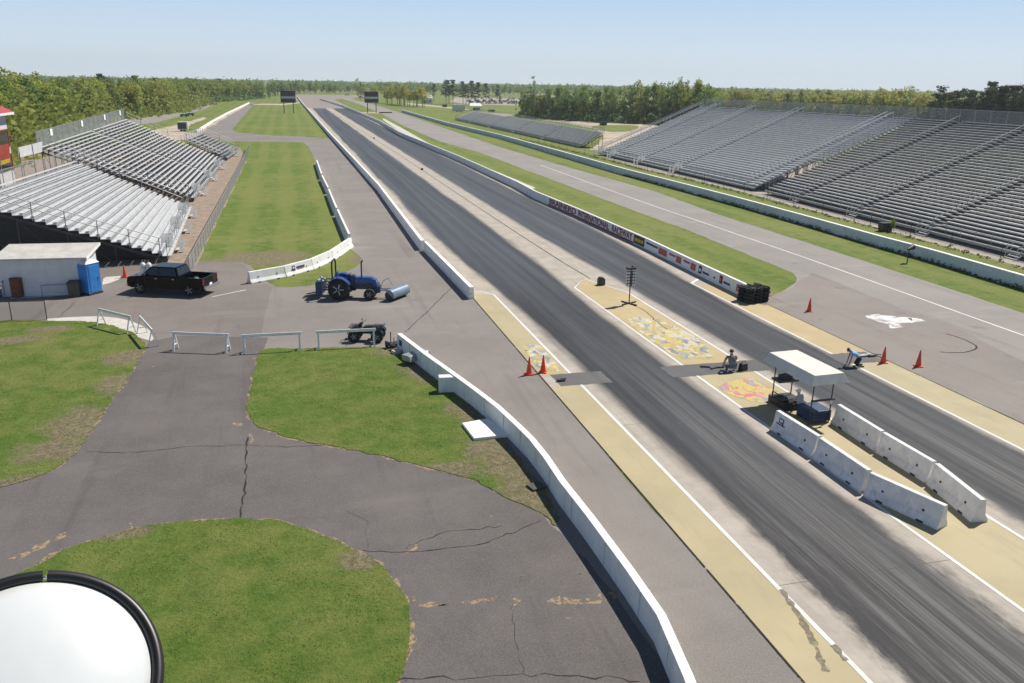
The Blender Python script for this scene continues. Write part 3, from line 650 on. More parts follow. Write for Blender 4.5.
# long guard wall left of the strip (two casts with a step)
c0 = Vector((lw[0].x - .13, lw[0].y, 0))
root = thing('guard_wall', 'long straight white concrete wall along the left edge of the drag strip, starting near the tractor', 'wall', (c0.x, c0.y, 0))
def loc_(pts, o): return [Vector((p[0] - o.x, p[1] - o.y, 0)) for p in pts]
Lc = [Vector((p.x - .13, p.y, 0)) for p in lw]
k = MB(); run(k, loc_([Lc[0], Lc[1]], c0), slabprof(.28, .40, WH)); k.build('wall', M['white'], root, .015)
k = MB(); run(k, loc_([Lc[1] + Vector((-.22, .3, 0))] + Lc[2:], c0), slabprof(.30, .50, WH + .03)); k.build('wall', M['white'], root, .015)
k = MB(); k.box((-.08, .02, .35), (.10, .06, .12)); k.build('electrical_box', M['steel'], root)

# right guard wall with the banner
Rc = [Vector((p.x + .12, p.y, 0)) for p in rw]; c0 = Rc[0].copy()
root = thing('guard_wall', 'long white concrete wall right of the drag strip carrying red and black sponsor banners', 'wall', (c0.x, c0.y, 0))
k = MB(); run(k, loc_(Rc, c0), slabprof(.24, .34, RH)); k.build('wall', M['white'], root, .015)
def on_rwall(px):                              # point of the wall's track face under the top-edge column px
    for (a, b), (p, q) in zip(zip(RWT, RWT[1:]), zip(Rc, Rc[1:])):
        if b[0] <= px <= a[0]:
            f = (a[0] - px) / (a[0] - b[0])
            # perspective-correct enough over short spans: solve on the world segment
            lo_, hi_ = 0.0, 1.0
            for _ in range(30):
                m_ = (lo_ + hi_) / 2; g = p.lerp(q, m_)
                if pj((g.x - .12, g.y, RH))[0] > px: lo_ = m_
                else: hi_ = m_
            g = p.lerp(q, lo_); return Vector((g.x - .172, g.y, 0)) - c0
    return Vector((0, 0, 0))
def wpanel(pa, pb, z0, z1, m, name='banner_panel'):
    a, b = on_rwall(pa), on_rwall(pb); k = MB(); d = Vector((-.022, 0, 0))
    tilt = lambda z: Vector((.05 * z / RH * 1.0 , 0, 0))
    A0, A1, B0, B1 = a + tilt(z0) + Vector((0, 0, z0)), a + tilt(z1) + Vector((0, 0, z1)), b + tilt(z0) + Vector((0, 0, z0)), b + tilt(z1) + Vector((0, 0, z1))
    vs = [A0, B0, B1, A1, A0 + d, B0 + d, B1 + d, A1 + d]
    k.add(vs, [(0, 1, 2, 3), (7, 6, 5, 4), (0, 4, 5, 1), (1, 5, 6, 2), (2, 6, 7, 3), (3, 7, 4, 0)])
    return k.build(name, m, root)
def wtext(body, pa, pb, zc, size, m):
    a, b = on_rwall(pa), on_rwall(pb); mid = (a + b) / 2 + Vector((-.026, 0, zc))
    return put_text(body, size, mid, (b - a), root, m, (a - b).length * .96)
E1 = M['signwhite']
for a_, b_ in ((634, 611.2), (611.2, 577.7), (577.7, 549)): wpanel(a_, b_, .16, .84, E1); wpanel(a_, b_, .02, .155, M['maroon'], 'banner_stripe')
wtext('BRAINERD', 549.6, 577.2, .50, .92, M['maroon']); wtext('INTERNATIONAL', 578.4, 610.6, .50, .92, M['maroon']); wtext('RACEWAY', 612.2, 633.6, .50, .92, M['maroon'])
wpanel(645, 634.6, .10, .86, M['black']); 
for a, b in ((635.6, 638.5), (639, 641.5), (642, 644)): wpanel(b, a, .33, .62, M['yellow'], 'banner_mark').location.x -= .024
for a, b in ((645.8, 668), (669, 682.5), (683.4, 697)):
    wpanel(b, a, .14, .84, E1); q = a + (b - a) * .62
    wpanel(b - .3, q, .22, .74, M['redpanel'], 'banner_mark').location.x -= .024
    wpanel(q - 1, a + 1.2, .52, .70, M['navy'] if a < 650 else M['redpanel'], 'banner_mark').location.x -= .024
for a in (699.5, 720.5):
    wpanel(a + 3.0, a, .22, .80, M['black'], 'banner_mark'); wpanel(a + 2.4, a + .6, .40, .60, M['orange'] if a > 710 else E1, 'banner_mark').location.x -= .024
    wpanel(a + 10.5, a + 4.2, .34, .50, M['navy'], 'banner_mark')
wpanel(716, 714.6, .35, .5, M['black'], 'banner_mark')
wpanel(748, 737.5, .25, .72, M['redpanel']); wpanel(745, 739.5, .40, .56, E1, 'banner_mark').location.x -= .024

# curved wall in the foreground
FW = [(401.7, 333.2), (428, 353), (460, 375.6), (480, 390), (501, 406), (519, 422.5), (535, 438), (549.6, 456), (566, 480), (594.6, 515.7), (634.7, 569), (666, 613.8), (694, 676), (716, 735)]
FH = .84
fw = [gp(x, y, FH) for x, y in FW]; Fc = [Vector((p.x - .13, p.y, 0)) for p in fw]; c0 = Fc[0].copy()
root = thing('curved_wall', 'white concrete wall curving along the pit side of the near lane in the foreground', 'wall', (c0.x, c0.y, 0))
k = MB(); run(k, loc_(Fc, c0), slabprof(.26, .30, FH)); k.build('wall', M['white'], root, .012)
k = MB()
for p_, q_ in zip(loc_(Fc, c0), loc_(Fc, c0)[1:]):
    k2 = max(1, int((q_ - p_).length / 3.0))
    for j in range(k2): g = p_.lerp(q_, (j + .5) / k2); k.box((g.x, g.y, FH / 2), (.318, .022, FH + .006), math.atan2(q_.y - p_.y, q_.x - p_.x) - PI / 2)
k.build('joint', M['wall2'], root)
for (px, py, ln, hh) in ((452, 391, .85, .78), (424, 364, .42, .66)):
    g = gp(px, py) - c0; k = MB(); k.box((g.x - ln / 2 + .22, g.y, hh / 2), (ln, .42, hh), -.12); k.build('buttress', M['white'], root, .015)
g = gp(472, 403) - c0; k = MB(); k.box((g.x + .10, g.y, .5), (.14, .28, .26)); k.build('electrical_box', M['offwhite'], root, .02)
a, b = Fc[0] - c0, Fc[1] - c0; d = (b - a).normalized()
k = MB(); p = a + d * .38 + Vector((-.158, 0, 0))
k.quad(p + Vector((0, 0, .30)), p + d * .42 + Vector((0, 0, .30)), p + d * .42 + Vector((.0, 0, .62)), p + Vector((0, 0, .62)))
ob = k.build('badge', M['navy'], root)
# things lying by it
tag(sheet('concrete_slab', G((462, 424.5), (474, 440.5), (511, 436.5), (501, 425), (487, 420.5)), .11, M['concrete'], 'structure'))
k = MB(); pts = G((462, 426), (474, 441.5), (511, 437.5), (501, 426), (487, 421.5)); n = len(pts)
o = bpy.data.objects['concrete_slab']; bpy.data.objects.remove(o)
c = sum(pts, Vector()) / n
k.add([(p.x - c.x, p.y - c.y, 0) for p in pts] + [(p.x - c.x, p.y - c.y, .13) for p in pts], [tuple(range(n))[::-1], tuple(range(n, 2 * n))] + [(i, (i + 1) % n, n + (i + 1) % n, n + i) for i in range(n)])
tag(k.build('concrete_slab', M['white'], None, .015), 'flat white concrete slab lying on bare soil against the curved wall', 'slab').location = (c.x, c.y, .02)
g = gp(536, 488); k = MB(); k.box((0, 0, .04), (.55, .5, .08), .3)
tag(k.build('cover_plate', M['olive'], None, .01), 'small square grey cover plate on the soil beside the curved wall', 'cover').location = (g.x, g.y, .03)
g = gp(417, 362); t_ = thing('metal_chute', 'grey sheet metal box on low legs under the end of the curved wall', 'box', (g.x, g.y, 0), .62)
k = MB(); k.frustum((-.75, .75, -.32, .32), .22, (-.75, .75, -.20, .36), .52); k.build('body', M['steel'], t_, .02)
for x in (-.6, .6):
    for y in (-.22, .24): k = MB(); k.tube((x, y, 0), (x, y, .24), .025); k.build('leg', M['dark_steel'], t_)
g = gp(394, 347); t_ = thing('hand_cart', 'small dark metal trolley parked at the tip of the curved wall', 'trolley', (g.x, g.y, 0), .5)
k = MB(); k.box((0, 0, .22), (.95, .42, .05)); k.box((-.42, 0, .32), (.06, .40, .16)); k.build('bed', M['dark_steel'], t_)
k = MB(); k.tube((-.1, .15, .24), (-.1, .15, .85), .028); k.tube((-.1, -.15, .24), (-.1, -.15, .60), .02); k.build('handle', M['dark_steel'], t_)
for x, y in ((-.32, .2), (.32, .2), (-.32, -.2), (.32, -.2)): k = MB(); k.lathe([(.11, -.03), (.12, 0), (.11, .03)], (x, y, .11), 'Y', 14); k.build('wheel', M['rubber'], t_)
g = gp(396, 353.5); k = MB(); k.box((0, 0, .09), (.42, .34, .18), .4)
tag(k.build('concrete_block', M['concrete'], None, .02), 'small pale concrete block on the grass before the dark trolley', 'block').location = (g.x, g.y, .02)

# jersey barriers
def jersey_prof(h, wb=.60, wt=.20):
    return [(-wb / 2, 0), (-wb / 2, .09), (-wb * .29, .30 * h / .82), (-wt / 2, h), (wt / 2, h), (wb * .29, .30 * h / .82), (wb / 2, .09), (wb / 2, 0)]
def jersey(a, b, h, label, group, mtl='jersey', mark=None, wb=.60):
    a, b = Vector((a.x, a.y, 0)), Vector((b.x, b.y, 0)); c = (a + b) / 2; ln = (b - a).length; rz = math.atan2(b.y - a.y, b.x - a.x)
    t_ = thing('concrete_barrier', label, 'barrier', c, rz, group)
    k = MB(); run(k, [(-ln / 2 + .02, 0), (ln / 2 - .02, 0)], jersey_prof(h, wb)); k.build('barrier', M[mtl], t_, .018)
    for x in (-ln * .27, ln * .27):
        for s in (-1, 1):
            k = MB(); k.box((x, s * (wb * .5 - .008), .05), (.26, .02, .085)); k.build('forklift_slot', M['dark_steel'], t_)
            k = MB(); k.box((x, s * wb * .262, .42), (.07, .07, .07)); k.build('lifting_recess', M['dark_steel'], t_)
    if mark:
        s = mark; k = MB(); y0 = s * (wb * .29 + .004); y1 = s * (.2 / 2 + .03)
        yy = lambda z: s * (wb * .29 + (.1 - wb * .29) * (z - .30 * h / .82) / (h - .30 * h / .82)) + s * .006
        def pl(x0, x1, z0, z1, m, nm='logo'):
            k = MB(); k.quad((x0, yy(z0), z0), (x1, yy(z0), z0), (x1, yy(z1), z1), (x0, yy(z1), z1)); return k.build(nm, M[m], t_)
        return t_, pl
    return t_
tops = [((778, 410), (820, 436)), ((821, 437.3), (870, 470)), ((871, 472), (947, 505.5))]
JH = .86
words = ['with a dark badge, beside the canopy cart', 'in the middle of the row along the near lane', 'nearest the camera at the end of the near lane row']
for i, (p, q) in enumerate(tops):
    r_ = jersey(gp(*p, JH), gp(*q, JH), JH, 'white concrete barrier ' + words[i], 'barriers in the row on the near lane side', 'jersey', -1 if i == 0 else None)
    if i == 0:
        t_, pl = r_
        sgn = 1
        pl(-1.05, -.72, .46, .68, 'navy'); pl(-.98, -.79, .52, .63, 'jersey').location = (0, -.004, 0); pl(-1.2, -.6, .37, .43, 'navy')
tops = [((839, 404), (883, 431)), ((884, 432), (935, 461.5)), ((937, 463), (984, 500))]
words = ['far end of the far lane row, close to the canopy cart', 'middle of the row along the far lane', 'closest to the camera in the far lane row']
for i, (p, q) in enumerate(tops):
    jersey(gp(*p, JH), gp(*q, JH), JH, 'white barrier at the ' + words[i], 'barriers in the row on the far lane side')
bases = [(249, 283.5), (284, 277), (311, 269.5), (331, 260.5), (350.5, 247)]
words = ['end of the curve nearest the parking pad', 'with a blue and red logo, facing the tractor', 'curving right behind the tractor roll bar', 'at the bend of the lawn corner']
for i in range(4):
    r_ = jersey(gp(*bases[i]), gp(*bases[i + 1]), .84, 'white barrier ' + words[i], 'barriers round the lawn corner', 'white', -1 if i == 1 else None)
    if i == 1:
        t_, pl = r_
        pl(-.75, -.42, .30, .70, 'navy'); pl(-.68, -.49, .48, .62, 'jersey').location = (0, -.006, 0); pl(-.3, .62, .42, .58, 'navy'); pl(-.2, .5, .33, .39, 'redpanel')
segs = [((349.5, 243), (338, 217)), ((337, 215.5), (329, 195.5)), ((328.5, 194), (322.3, 181)), ((321.8, 179.5), (317, 165))]
words = ['next to the bend', 'second from the bend', 'third from the bend', 'farthest from the bend']
for i, (p, q) in enumerate(segs):
    jersey(gp(*p), gp(*q), .84, 'white concrete barrier along the straight lawn edge, ' + words[i], 'barriers along the right edge of the lawn', 'white')

# low wall below the right stands
BW = [(402, 112), (449, 126), (500, 138.5), (560, 156), (625, 175.2), (680, 190), (740, 206.5), (813, 227.5), (880, 247.2), (926, 260), (1024, 289.5), (1110, 316)]
bw = G(*BW); c0 = bw[-1].copy()
root = thing('boundary_wall', 'long pale blue concrete wall in the grass below the right grandstands', 'wall', (c0.x, c0.y, 0))
k = MB(); run(k, loc_(bw, c0), slabprof(.34, .42, 1.0)); k.build('wall', M['bluewall'], root, .015)
k = MB(); run(k, loc_([p for p in bw], c0), [(-.19, 1.003), (-.19, 1.035), (.19, 1.035), (.19, 1.003)]); k.build('coping', M['white'], root)
k = MB()
for i in range(len(bw) - 1):
    n_ = int((bw[i + 1] - bw[i]).length / 9)
    for j in range(min(n_, 12)):
        g = bw[i].lerp(bw[i + 1], (j + .5) / max(1, n_)) - c0; k.box((g.x - .2, g.y, .5), (.03, .10, .98))
k.build('joint_cover', M['wall2'], root)
# low white kerb wall of the far left road
k = MB(); pts = G((196.5, 132.5), (212, 122.5), (228, 113.5), (249, 103.3)); run(k, loc_(pts, pts[0]), slabprof(.5, .6, .55))
tag(k.build('kerb_wall', M['white'], None), 'low white wall along the far left road beyond the bleachers', 'wall').location = pts[0]

# ------------------------------------------------------------------ fences
def post_fence(name, label, pts, h, step, mtl, postm='steel', mesh=True, toprail=True, r=.03):
    c0 = pts[0].copy(); t_ = thing(name, label, 'fence', c0)
    P = loc_(pts, c0); kp = []; L_ = 0
    km, kr = MB(), MB()
    posts = []
    for a, b in zip(P, P[1:]):
        n_ = max(1, int((b - a).length / step))
        for j in range(n_): posts.append(a.lerp(b, j / n_))
        if mesh: km.quad(a, b, b + Vector((0, 0, h - .02)), a + Vector((0, 0, h - .02)))
        if toprail: kr.tube(a + Vector((0, 0, h)), b + Vector((0, 0, h)), r * .8, None, 6)
        else:
            for z in (h * .3, h * .62, h * .96): kr.tube(a + Vector((0, 0, z)), b + Vector((0, 0, z)), .012, None, 4)
    posts.append(P[-1])
    for p in posts[:98]:
        k = MB(); k.tube(p - Vector((0, 0, .05)), p + Vector((0, 0, h + .03)), r, None, 6); k.build('post', M[postm], t_)
    if mesh: km.build('wire_mesh', M[mtl], t_, recalc=False)
    kr.build('rail', M[postm], t_)
    return t_
post_fence('chain_link_fence', 'grey chain link fence between the lawn and the left bleachers', [gp(190, 275), gp(245, 163), gp(249, 150)], 1.25, 2.2, 'chain2')
post_fence('chain_link_fence', 'thin dark wire fence on posts between the right stands and the blue wall', G(*fb), 1.55, 5.2, 'chain', 'dark_steel', False, False)
post_fence('low_fence', 'low pipe framed wire fence beside the left grass island', [gp(-45, 322), gp(12, 320.5), gp(47, 319.5)], 1.15, 3.0, 'chain', 'dark_steel')

# ------------------------------------------------------------------ bleachers
def V3(x, y, z): return Vector((x, y, z))
def bleacher(label, FN, FF, BN, BF, rows, bench='alu', foot='alu', aisles=(), run_d=.61, front_rail=True, back_fence=1.1, end_rails=(1, 1), dots=0, stairs=(), stair_style='side', cut=None, closed=True, aw=.6, backm='chain2', seat_w=.27, foot_w=.29, sides='steel', under_shade=False, full=True):
    c0 = (FN + FF) / 2; c0.z = 0
    t_ = thing('bleacher', label, 'bleacher', c0)
    FN, FF, BN, BF = (p - c0 for p in (FN, FF, BN, BF))
    ln = (FF - FN).length
    def P(u, v, dz=0.0): return FN.lerp(FF, u).lerp(BN.lerp(BF, u), v) + V3(0, 0, dz)   # u along the strip, v up the slope
    dv = 1.0 / (rows - 1); rise = (BN.z - FN.z) / (rows - 1)
    outd = (FN - BN); outd.z = 0; outd.normalize()          # towards the strip
    kf, kr, kd = MB(), MB(), MB()
    cuts = sorted([0.0] + [x for a in aisles for x in (a - aw / ln, a + aw / ln)] + [1.0])
    spans = list(zip(cuts[::2], cuts[1::2]))
    for i in range(rows):
        v = i * dv; kb, kt = MB(), MB()
        u0 = cut[1] if cut and v < cut[0] else 0.0
        for a, b in spans:
            a = max(a, u0)
            if b - a < .002: continue
            kb.beam(P(a, v), P(b, v), seat_w, .05)
        run_ = Vector(((BN - FN) / (rows - 1)).xy).length; fo = outd * (.11 + (run_ - .03) / 2) + V3(0, 0, -.40)
        if not full: fo = outd * .30 + V3(0, 0, -.40)
        kt.beam(P(u0, v) + fo, P(1, v) + fo, run_ - .03 if full else .26, .045)
        kb.build('bench', M[bench], t_); kt.build('footboard', M[foot], t_)
        if closed:
            a, b = P(u0, v, -.40) + outd * .11, P(1, v, -.40) + outd * .11
            hh = rise - .06
            kr.quad(a + V3(0, 0, -.03), b + V3(0, 0, -.03), b + V3(0, 0, hh), a + V3(0, 0, hh))
    if closed: kr.build('riser_boards', M[sides], t_)  # dark_steel sides put the shade of the plank gaps into the colour
    # frame: raking beams and legs
    nb = max(2, int(ln / 2.4))
    for j in range(nb + 1):
        u = j / nb; v0 = cut[0] if cut and u < cut[1] else 0.0
        kf.beam(P(u, v0, -.50), P(u, 1, -.50), .08, .16)
        depth = (P(u, 1) - P(u, 0)).length; nl = max(2, int(depth / 3.0))
        for q in range(nl + 1):
            v = v0 + (1 - v0) * q / nl; p = P(u, v, -.6); kf.tube((p.x, p.y, -.05), p, .05, None, 5, cap=False)
            if q and j % 2 == 0:
                p2 = P(u, v0 + (1 - v0) * (q - 1) / nl, -.6); kf.tube((p2.x, p2.y, .1), p, .03, None, 4, cap=False)
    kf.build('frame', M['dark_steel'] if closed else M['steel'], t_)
    if under_shade:  # added black sheets stand in for the deep shade under the deck
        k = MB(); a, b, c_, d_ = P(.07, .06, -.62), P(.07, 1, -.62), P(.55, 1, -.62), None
        k.quad((a.x, a.y, 0), (b.x, b.y, 0), b, a); k.quad((b.x, b.y, 0), (c_.x, c_.y, 0), c_, b); k.build('under_shade_sheet', M['black'], t_, recalc=False)
    # front deck edge and rail
    ke = MB(); o_ = outd * .50; u0 = cut[1] if cut else 0
    ke.beam(P(u0, 0, -.38) + o_, P(1, 0, -.38) + o_, .06, .30); ke.build('fascia', M['steel'], t_)
    def railing(nm, pts, h, gap, rails, r=.024, m='steel'):
        k = MB()
        for a, b in zip(pts, pts[1:]):
            n_ = max(1, int((b - a).length / gap))
            for j in range(n_ + 1): p = a.lerp(b, j / n_); k.tube(p - V3(0, 0, .35), p + V3(0, 0, h), r, None, 5, cap=False)
            for q in rails: k.tube(a + V3(0, 0, h * q), b + V3(0, 0, h * q), r, None, 5, cap=False)
        return k.build(nm, M[m], t_)
    if front_rail: railing('front_railing', [P(u0, 0, -.2) + o_, P(1, 0, -.2) + o_], 1.0, 1.9, (.35, .68, 1))
    for s, fl in ((0, end_rails[0]), (1, end_rails[1])):
        if fl: railing('end_railing', [P(s, (cut[0] if cut and s == 0 else 0), 0), P(s, 1, 0)], 1.05, 2.2, (.5, 1), .036, 'alu_old' if fl == 2 else 'steel')
    if back_fence:
        a, b = P(0, 1, 0) - outd * .35, P(1, 1, 0) - outd * .35
        k = MB(); k.quad(a + V3(0, 0, -.4), b + V3(0, 0, -.4), b + V3(0, 0, back_fence), a + V3(0, 0, back_fence)); k.build('back_fence', M[backm], t_, recalc=False)
        railing('back_railing', [a, b], back_fence, 2.6, (1,), .03)
        if not full and rows > 20:
            for f_ in (.12, .42, .70, .93):
                k = MB(); q = a.lerp(b, f_) + outd * .06; k.box((q.x, q.y, q.z + back_fence * .72), (.04, .95, .75)); k.build('row_sign', M['signwhite'], t_)
    for a_ in aisles:                                     # stepped aisle with a centre handrail
        v0 = cut[0] if cut and a_ < cut[1] else 0
        k = MB(); i0 = int(v0 / dv)
        for i in range(i0, rows):
            v = i * dv; q = P(a_, v, -.16) + outd * .02; d_ = (P(1, v) - P(0, v)).normalized() * aw
            k.beam(q - d_, q + d_, .30, .05)
        k.build('aisle_steps', M[foot], t_)
        k = MB(); n_ = max(2, int(rows / 6))
        for s in ((-1, 1) if aw > .6 else (0,)):
            d_ = (P(1, 0) - P(0, 0)).normalized() * aw * s
            k.tube(P(a_, v0, .75) + d_, P(a_, 1, .75) + d_, .06 if aw > .6 else .035, None, 6)
            for j in range(n_ + 1): p = P(a_, v0 + (1 - v0) * j / n_, 0) + d_; k.tube(p + V3(0, 0, -.2), p + V3(0, 0, .75), .03, None, 5)
        k.build('aisle_handrail', M['alu' if aw > .6 else 'alu_old'], t_)
    for u in stairs:                                      # stairs from the front walkway down to the ground
        p = P(u, 0, -.40) + o_; al = (P(1, 0) - P(0, 0)).normalized(); nst = max(3, int(p.z / .2)); k = MB()
        for j in range(nst):
            q = p + outd * (.28 * (j + .5)); z = p.z * (1 - (j + .5) / nst); k.beam(q - al * .6 + V3(0, 0, z - p.z), q + al * .6 + V3(0, 0, z - p.z), .26, .045)
        st = k.build('stair', M['alu'], t_)
        e = outd * (.28 * nst)
        for s in (-1, 1):
            k = MB(); a = p + al * .62 * s
            if stair_style == 'panel':
                for (A, B, zl, zh) in ((a - outd * .75, a + outd * .1, p.z, p.z + .95), (a + e * .78, a + e * 1.12, .04, .95)):
                    vv = [V3(A.x, A.y, zl), V3(B.x, B.y, zl), V3(B.x, B.y, zh), V3(A.x, A.y, zh)]; vs2 = [v_ + al * .03 for v_ in vv]
                    k.add(vv + vs2, [(0, 1, 2, 3), (7, 6, 5, 4), (0, 4, 5, 1), (1, 5, 6, 2), (2, 6, 7, 3), (3, 7, 4, 0)])
                    k.tube(a + V3(0, 0, .9), a + e + V3(0, 0, .9 - p.z), .025, None, 6)
                k.build('stair_panel', M['vinyl'], st)
            else:
                k.tube(a + V3(0, 0, .9), a + e + V3(0, 0, .9 - p.z), .025, None, 6); k.tube(a + V3(0, 0, .45), a + e + V3(0, 0, .45 - p.z), .02, None, 6)
                k.tube(a + e + V3(0, 0, -p.z), a + e + V3(0, 0, .9 - p.z), .03, None, 6); k.tube(a, a + e + V3(0, 0, -p.z), .04, None, 6)
                k.build('stair_rail', M['alu'], st)
    if dots:                                              # rows of dark boxes drawn as the dark gaps between planks
        k = MB()
        for i in range(1, rows - 1):
            for u in np.arange(.08, .98, dots):
                p = P(u + (i % 2) * dots * .3, i * dv, -.30) + outd * .02; k.box((p.x, p.y, p.z + .11), (.10, .34, .30))
        tag(k.build('plank_gap_boxes', M['dark_steel'], t_), kind='stuff')
    return t_
def lerpY(a, b, Y): return a.lerp(b, (Y - a.y) / (b.y - a.y))
# ---- left
FN = gp(160, 251, .95); FF = gp(184, 203, .95); BF = atY(76, 161, FF.y - .2)
dl = BF - FF; BN = atY(-38, 197, FN.y - 1.5)
print('L1', FN, FF, BF, BN, 'near edge px', pj(BN), pj(FN.lerp(BN, .9)))
bleacher('nearest left bleacher of bare aluminium planks behind the white shed', FN, FF, BN, BF, 19, aisles=(), back_fence=1.0, dots=.13, stairs=(.16, .50, .84), stair_style='panel', backm='chain', under_shade=True)
F2 = gp(189, 194, .95); FF2 = gp(221, 157.5, .95); BF2 = atY(127, 119, FF2.y); BN2 = atY(41, 147, F2.y)
print('L2', F2, FF2, BF2, BN2)
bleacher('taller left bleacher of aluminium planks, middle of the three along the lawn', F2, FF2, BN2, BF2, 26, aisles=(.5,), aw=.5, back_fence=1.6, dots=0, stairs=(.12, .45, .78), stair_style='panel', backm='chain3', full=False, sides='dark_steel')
F3 = gp(224, 155, 1.0); FF3 = gp(236, 147, 1.0); d3 = (BF2 - FF2) * .42
bleacher('small farthest bleacher at the end of the left stands', F3, FF3, F3 + d3, FF3 + d3, 10, aisles=(), back_fence=1.0, stairs=(.5,), stair_style='panel', bench='alu_old', foot='alu_old', full=False, sides='dark_steel')
# ---- right
Fb = gp(769, 187, .95); yb = Fb.y; Bb = atY(916, 118.5, yb)
Fn = V3(gp(1010, 247, .95).x, 30, .95); Bn = V3(Bb.x + (Fn.x - Fb.x), 30, Bb.z)
print('R1', Fn, Fb, Bn, Bb, pj(Bn), [pj(lerpY(Bn, Bb, y)) for y in (60, 70, 80, 90)])
def ufrac(px, py, A, B): g = gp(px, py, .95); return max(0, min(1, (g.y - A.y) / (B.y - A.y)))
ais1 = [ufrac(*p, Fn, Fb) for p in ((800, 195), (857, 209), (932, 226), (1023, 248))] + [.13]
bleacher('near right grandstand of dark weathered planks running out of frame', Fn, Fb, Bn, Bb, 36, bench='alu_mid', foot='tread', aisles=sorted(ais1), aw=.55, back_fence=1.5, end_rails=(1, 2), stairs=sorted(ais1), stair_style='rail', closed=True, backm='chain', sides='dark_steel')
F2 = V3(Fb.x, yb + .6, .95); FE = gp(601, 150, .95); BE = atY(700, 106, FE.y); B2 = V3(Bb.x, yb + .6, Bb.z)
print('R2', F2, FE, B2, BE)
ais2 = [ufrac(*p, F2, FE) for p in ((694, 167), (659, 159), (630, 153), (605, 149.5))]
ais2 = sorted(min(.99, a) for a in ais2) + []
cutu = (gp(741, 186, .95).y - F2.y) / (FE.y - F2.y)
print('ais2', ais2, 'cut', cutu)
bleacher('bright middle right grandstand beyond the stair gap', F2, FE, B2, BE, 36, bench='alu', foot='alu_mid', aisles=[.075] + ais2, aw=.7, back_fence=1.5, end_rails=(2, 2), stairs=ais2, stair_style='panel', closed=True, sides='alu_old', cut=(.38, .034), backm='chain')
F3 = gp(583, 144, .9); FE3 = gp(456, 117.5, .9); B3 = atY(603, 132, F3.y); BE3 = atY(474, 110.5, FE3.y)
print('R3', F3, FE3, B3, BE3)
bleacher('low far right bleacher running towards the finish line', F3, FE3, B3, BE3, 14, bench='alu', foot='alu_old', aisles=(.2, .4, .6, .8), back_fence=.9, stairs=(.2, .4, .6, .8), closed=True, backm='chain')
# ------------------------------------------------------------------ small props
def wheel(parent, x, y, r, wd, rimf=.6, tread=False, name='wheel'):
    k = MB(); k.lathe([(r * .55, -wd / 2), (r * .9, -wd / 2), (r, -wd * .34), (r, wd * .34), (r * .9, wd / 2), (r * .55, wd / 2)], (x, y, r), 'Y', 24)
    if tread:
        for i in range(18):
            g = 2 * PI * i / 18
            for s in (-1, 1): k.box((x + math.cos(g) * r, y + s * wd * .24, r + math.sin(g) * r), (.06, wd * .42, .06), 0)
    t_ = k.build(name, M['rubber'], parent)
    k = MB(); k.lathe([(r * .10, -wd * .46), (r * rimf * .45, -wd * .40), (r * rimf, -wd * .49), (r * rimf, wd * .49), (r * rimf * .45, wd * .40), (r * .10, wd * .46)], (x, y, r), 'Y', 20)
    for s in (-1, 1):
        for i in range(5):
            g = 2 * PI * i / 5; k.tube((x + math.cos(g) * r * .1, y + s * wd * .47, r + math.sin(g) * r * .1), (x + math.cos(g) * r * rimf * .95, y + s * wd * .48, r + math.sin(g) * r * rimf * .95), r * .07, None, 5)
    k.build('rim', M['alloy'], t_)
    return t_
# cones
def make_cone():
    t_ = thing('traffic_cone', 'x', 'traffic cone', (0, 0, 0))
    k = MB(); k.box((0, 0, .02), (.40, .40, .04)); k.build('base', M['orange'], t_, .01)
    k = MB(); k.lathe([(.155, .035), (.15, .06), (.028, .88), (.022, .91), (.012, .91)], (0, 0, 0), 'Z', 20); k.build('cone', M['orange'], t_)
    return t_
cone0 = make_cone(); first = True
for px, py, lb in ((529, 374.5, 'orange traffic cone on the asphalt, left one of the pair by the yellow strip'), (543, 372.5, 'orange traffic cone on the edge of the left yellow strip'),
                   (809, 311.5, 'lone orange traffic cone on the apron behind the stacked tyres'), (883, 363, 'orange traffic cone beside the kneeling person in the light blue shirt'),
                   (918, 366.5, 'orange traffic cone farthest out on the right apron'), (125, 277.5, 'orange traffic cone between the blue toilet and the black pickup')):
    g = gp(px, py); g.z = .03 if px < 600 else .02
    if first: cone0.location = g; cone0['label'] = lb; cone0['group'] = 'orange traffic cones'; first = False
    else: dup(cone0, g, RND.uniform(0, 1.5), lb)
# sawhorse barricades
def make_saw(ln):
    t_ = thing('barricade', 'x', 'barricade', (0, 0, 0), 0, 'white sawhorse barricades')
    k = MB(); k.box((0, 0, .93), (ln, .05, .16)); k.build('rail', M['white'], t_, .008)
    for x in (-ln / 2 + .12, ln / 2 - .12):
        k = MB()
        for s in (-1, 1): k.beam((x, s * .30, 0), (x, s * .03, .98), .09, .04)
        k.beam((x, -.20, .34), (x, .20, .34), .07, .04); k.build('leg_frame', M['white'], t_)
    return t_
first = True
for (a, b, lb) in (((101, 325), (132, 333), 'white sawhorse barricade on the concrete walk by the left grass island'), ((142, 333), (154, 347), 'skewed white sawhorse barricade at the corner of the left grass island'),
                   ((175, 350), (229, 352), 'white sawhorse barricade alone across the middle of the drive'), ((244, 353), (301, 350), 'white sawhorse barricade at the left corner of the middle lawn'), ((318, 349), (375, 346), 'white sawhorse barricade in front of the quad bike')):
    p, q = gp(*a), gp(*b); c = (p + q) / 2; c.z = .02; d = q - p
    t_ = make_saw(d.length + .15); t_.location = c; t_.rotation_euler[2] = math.atan2(d.y, d.x); t_['label'] = lb

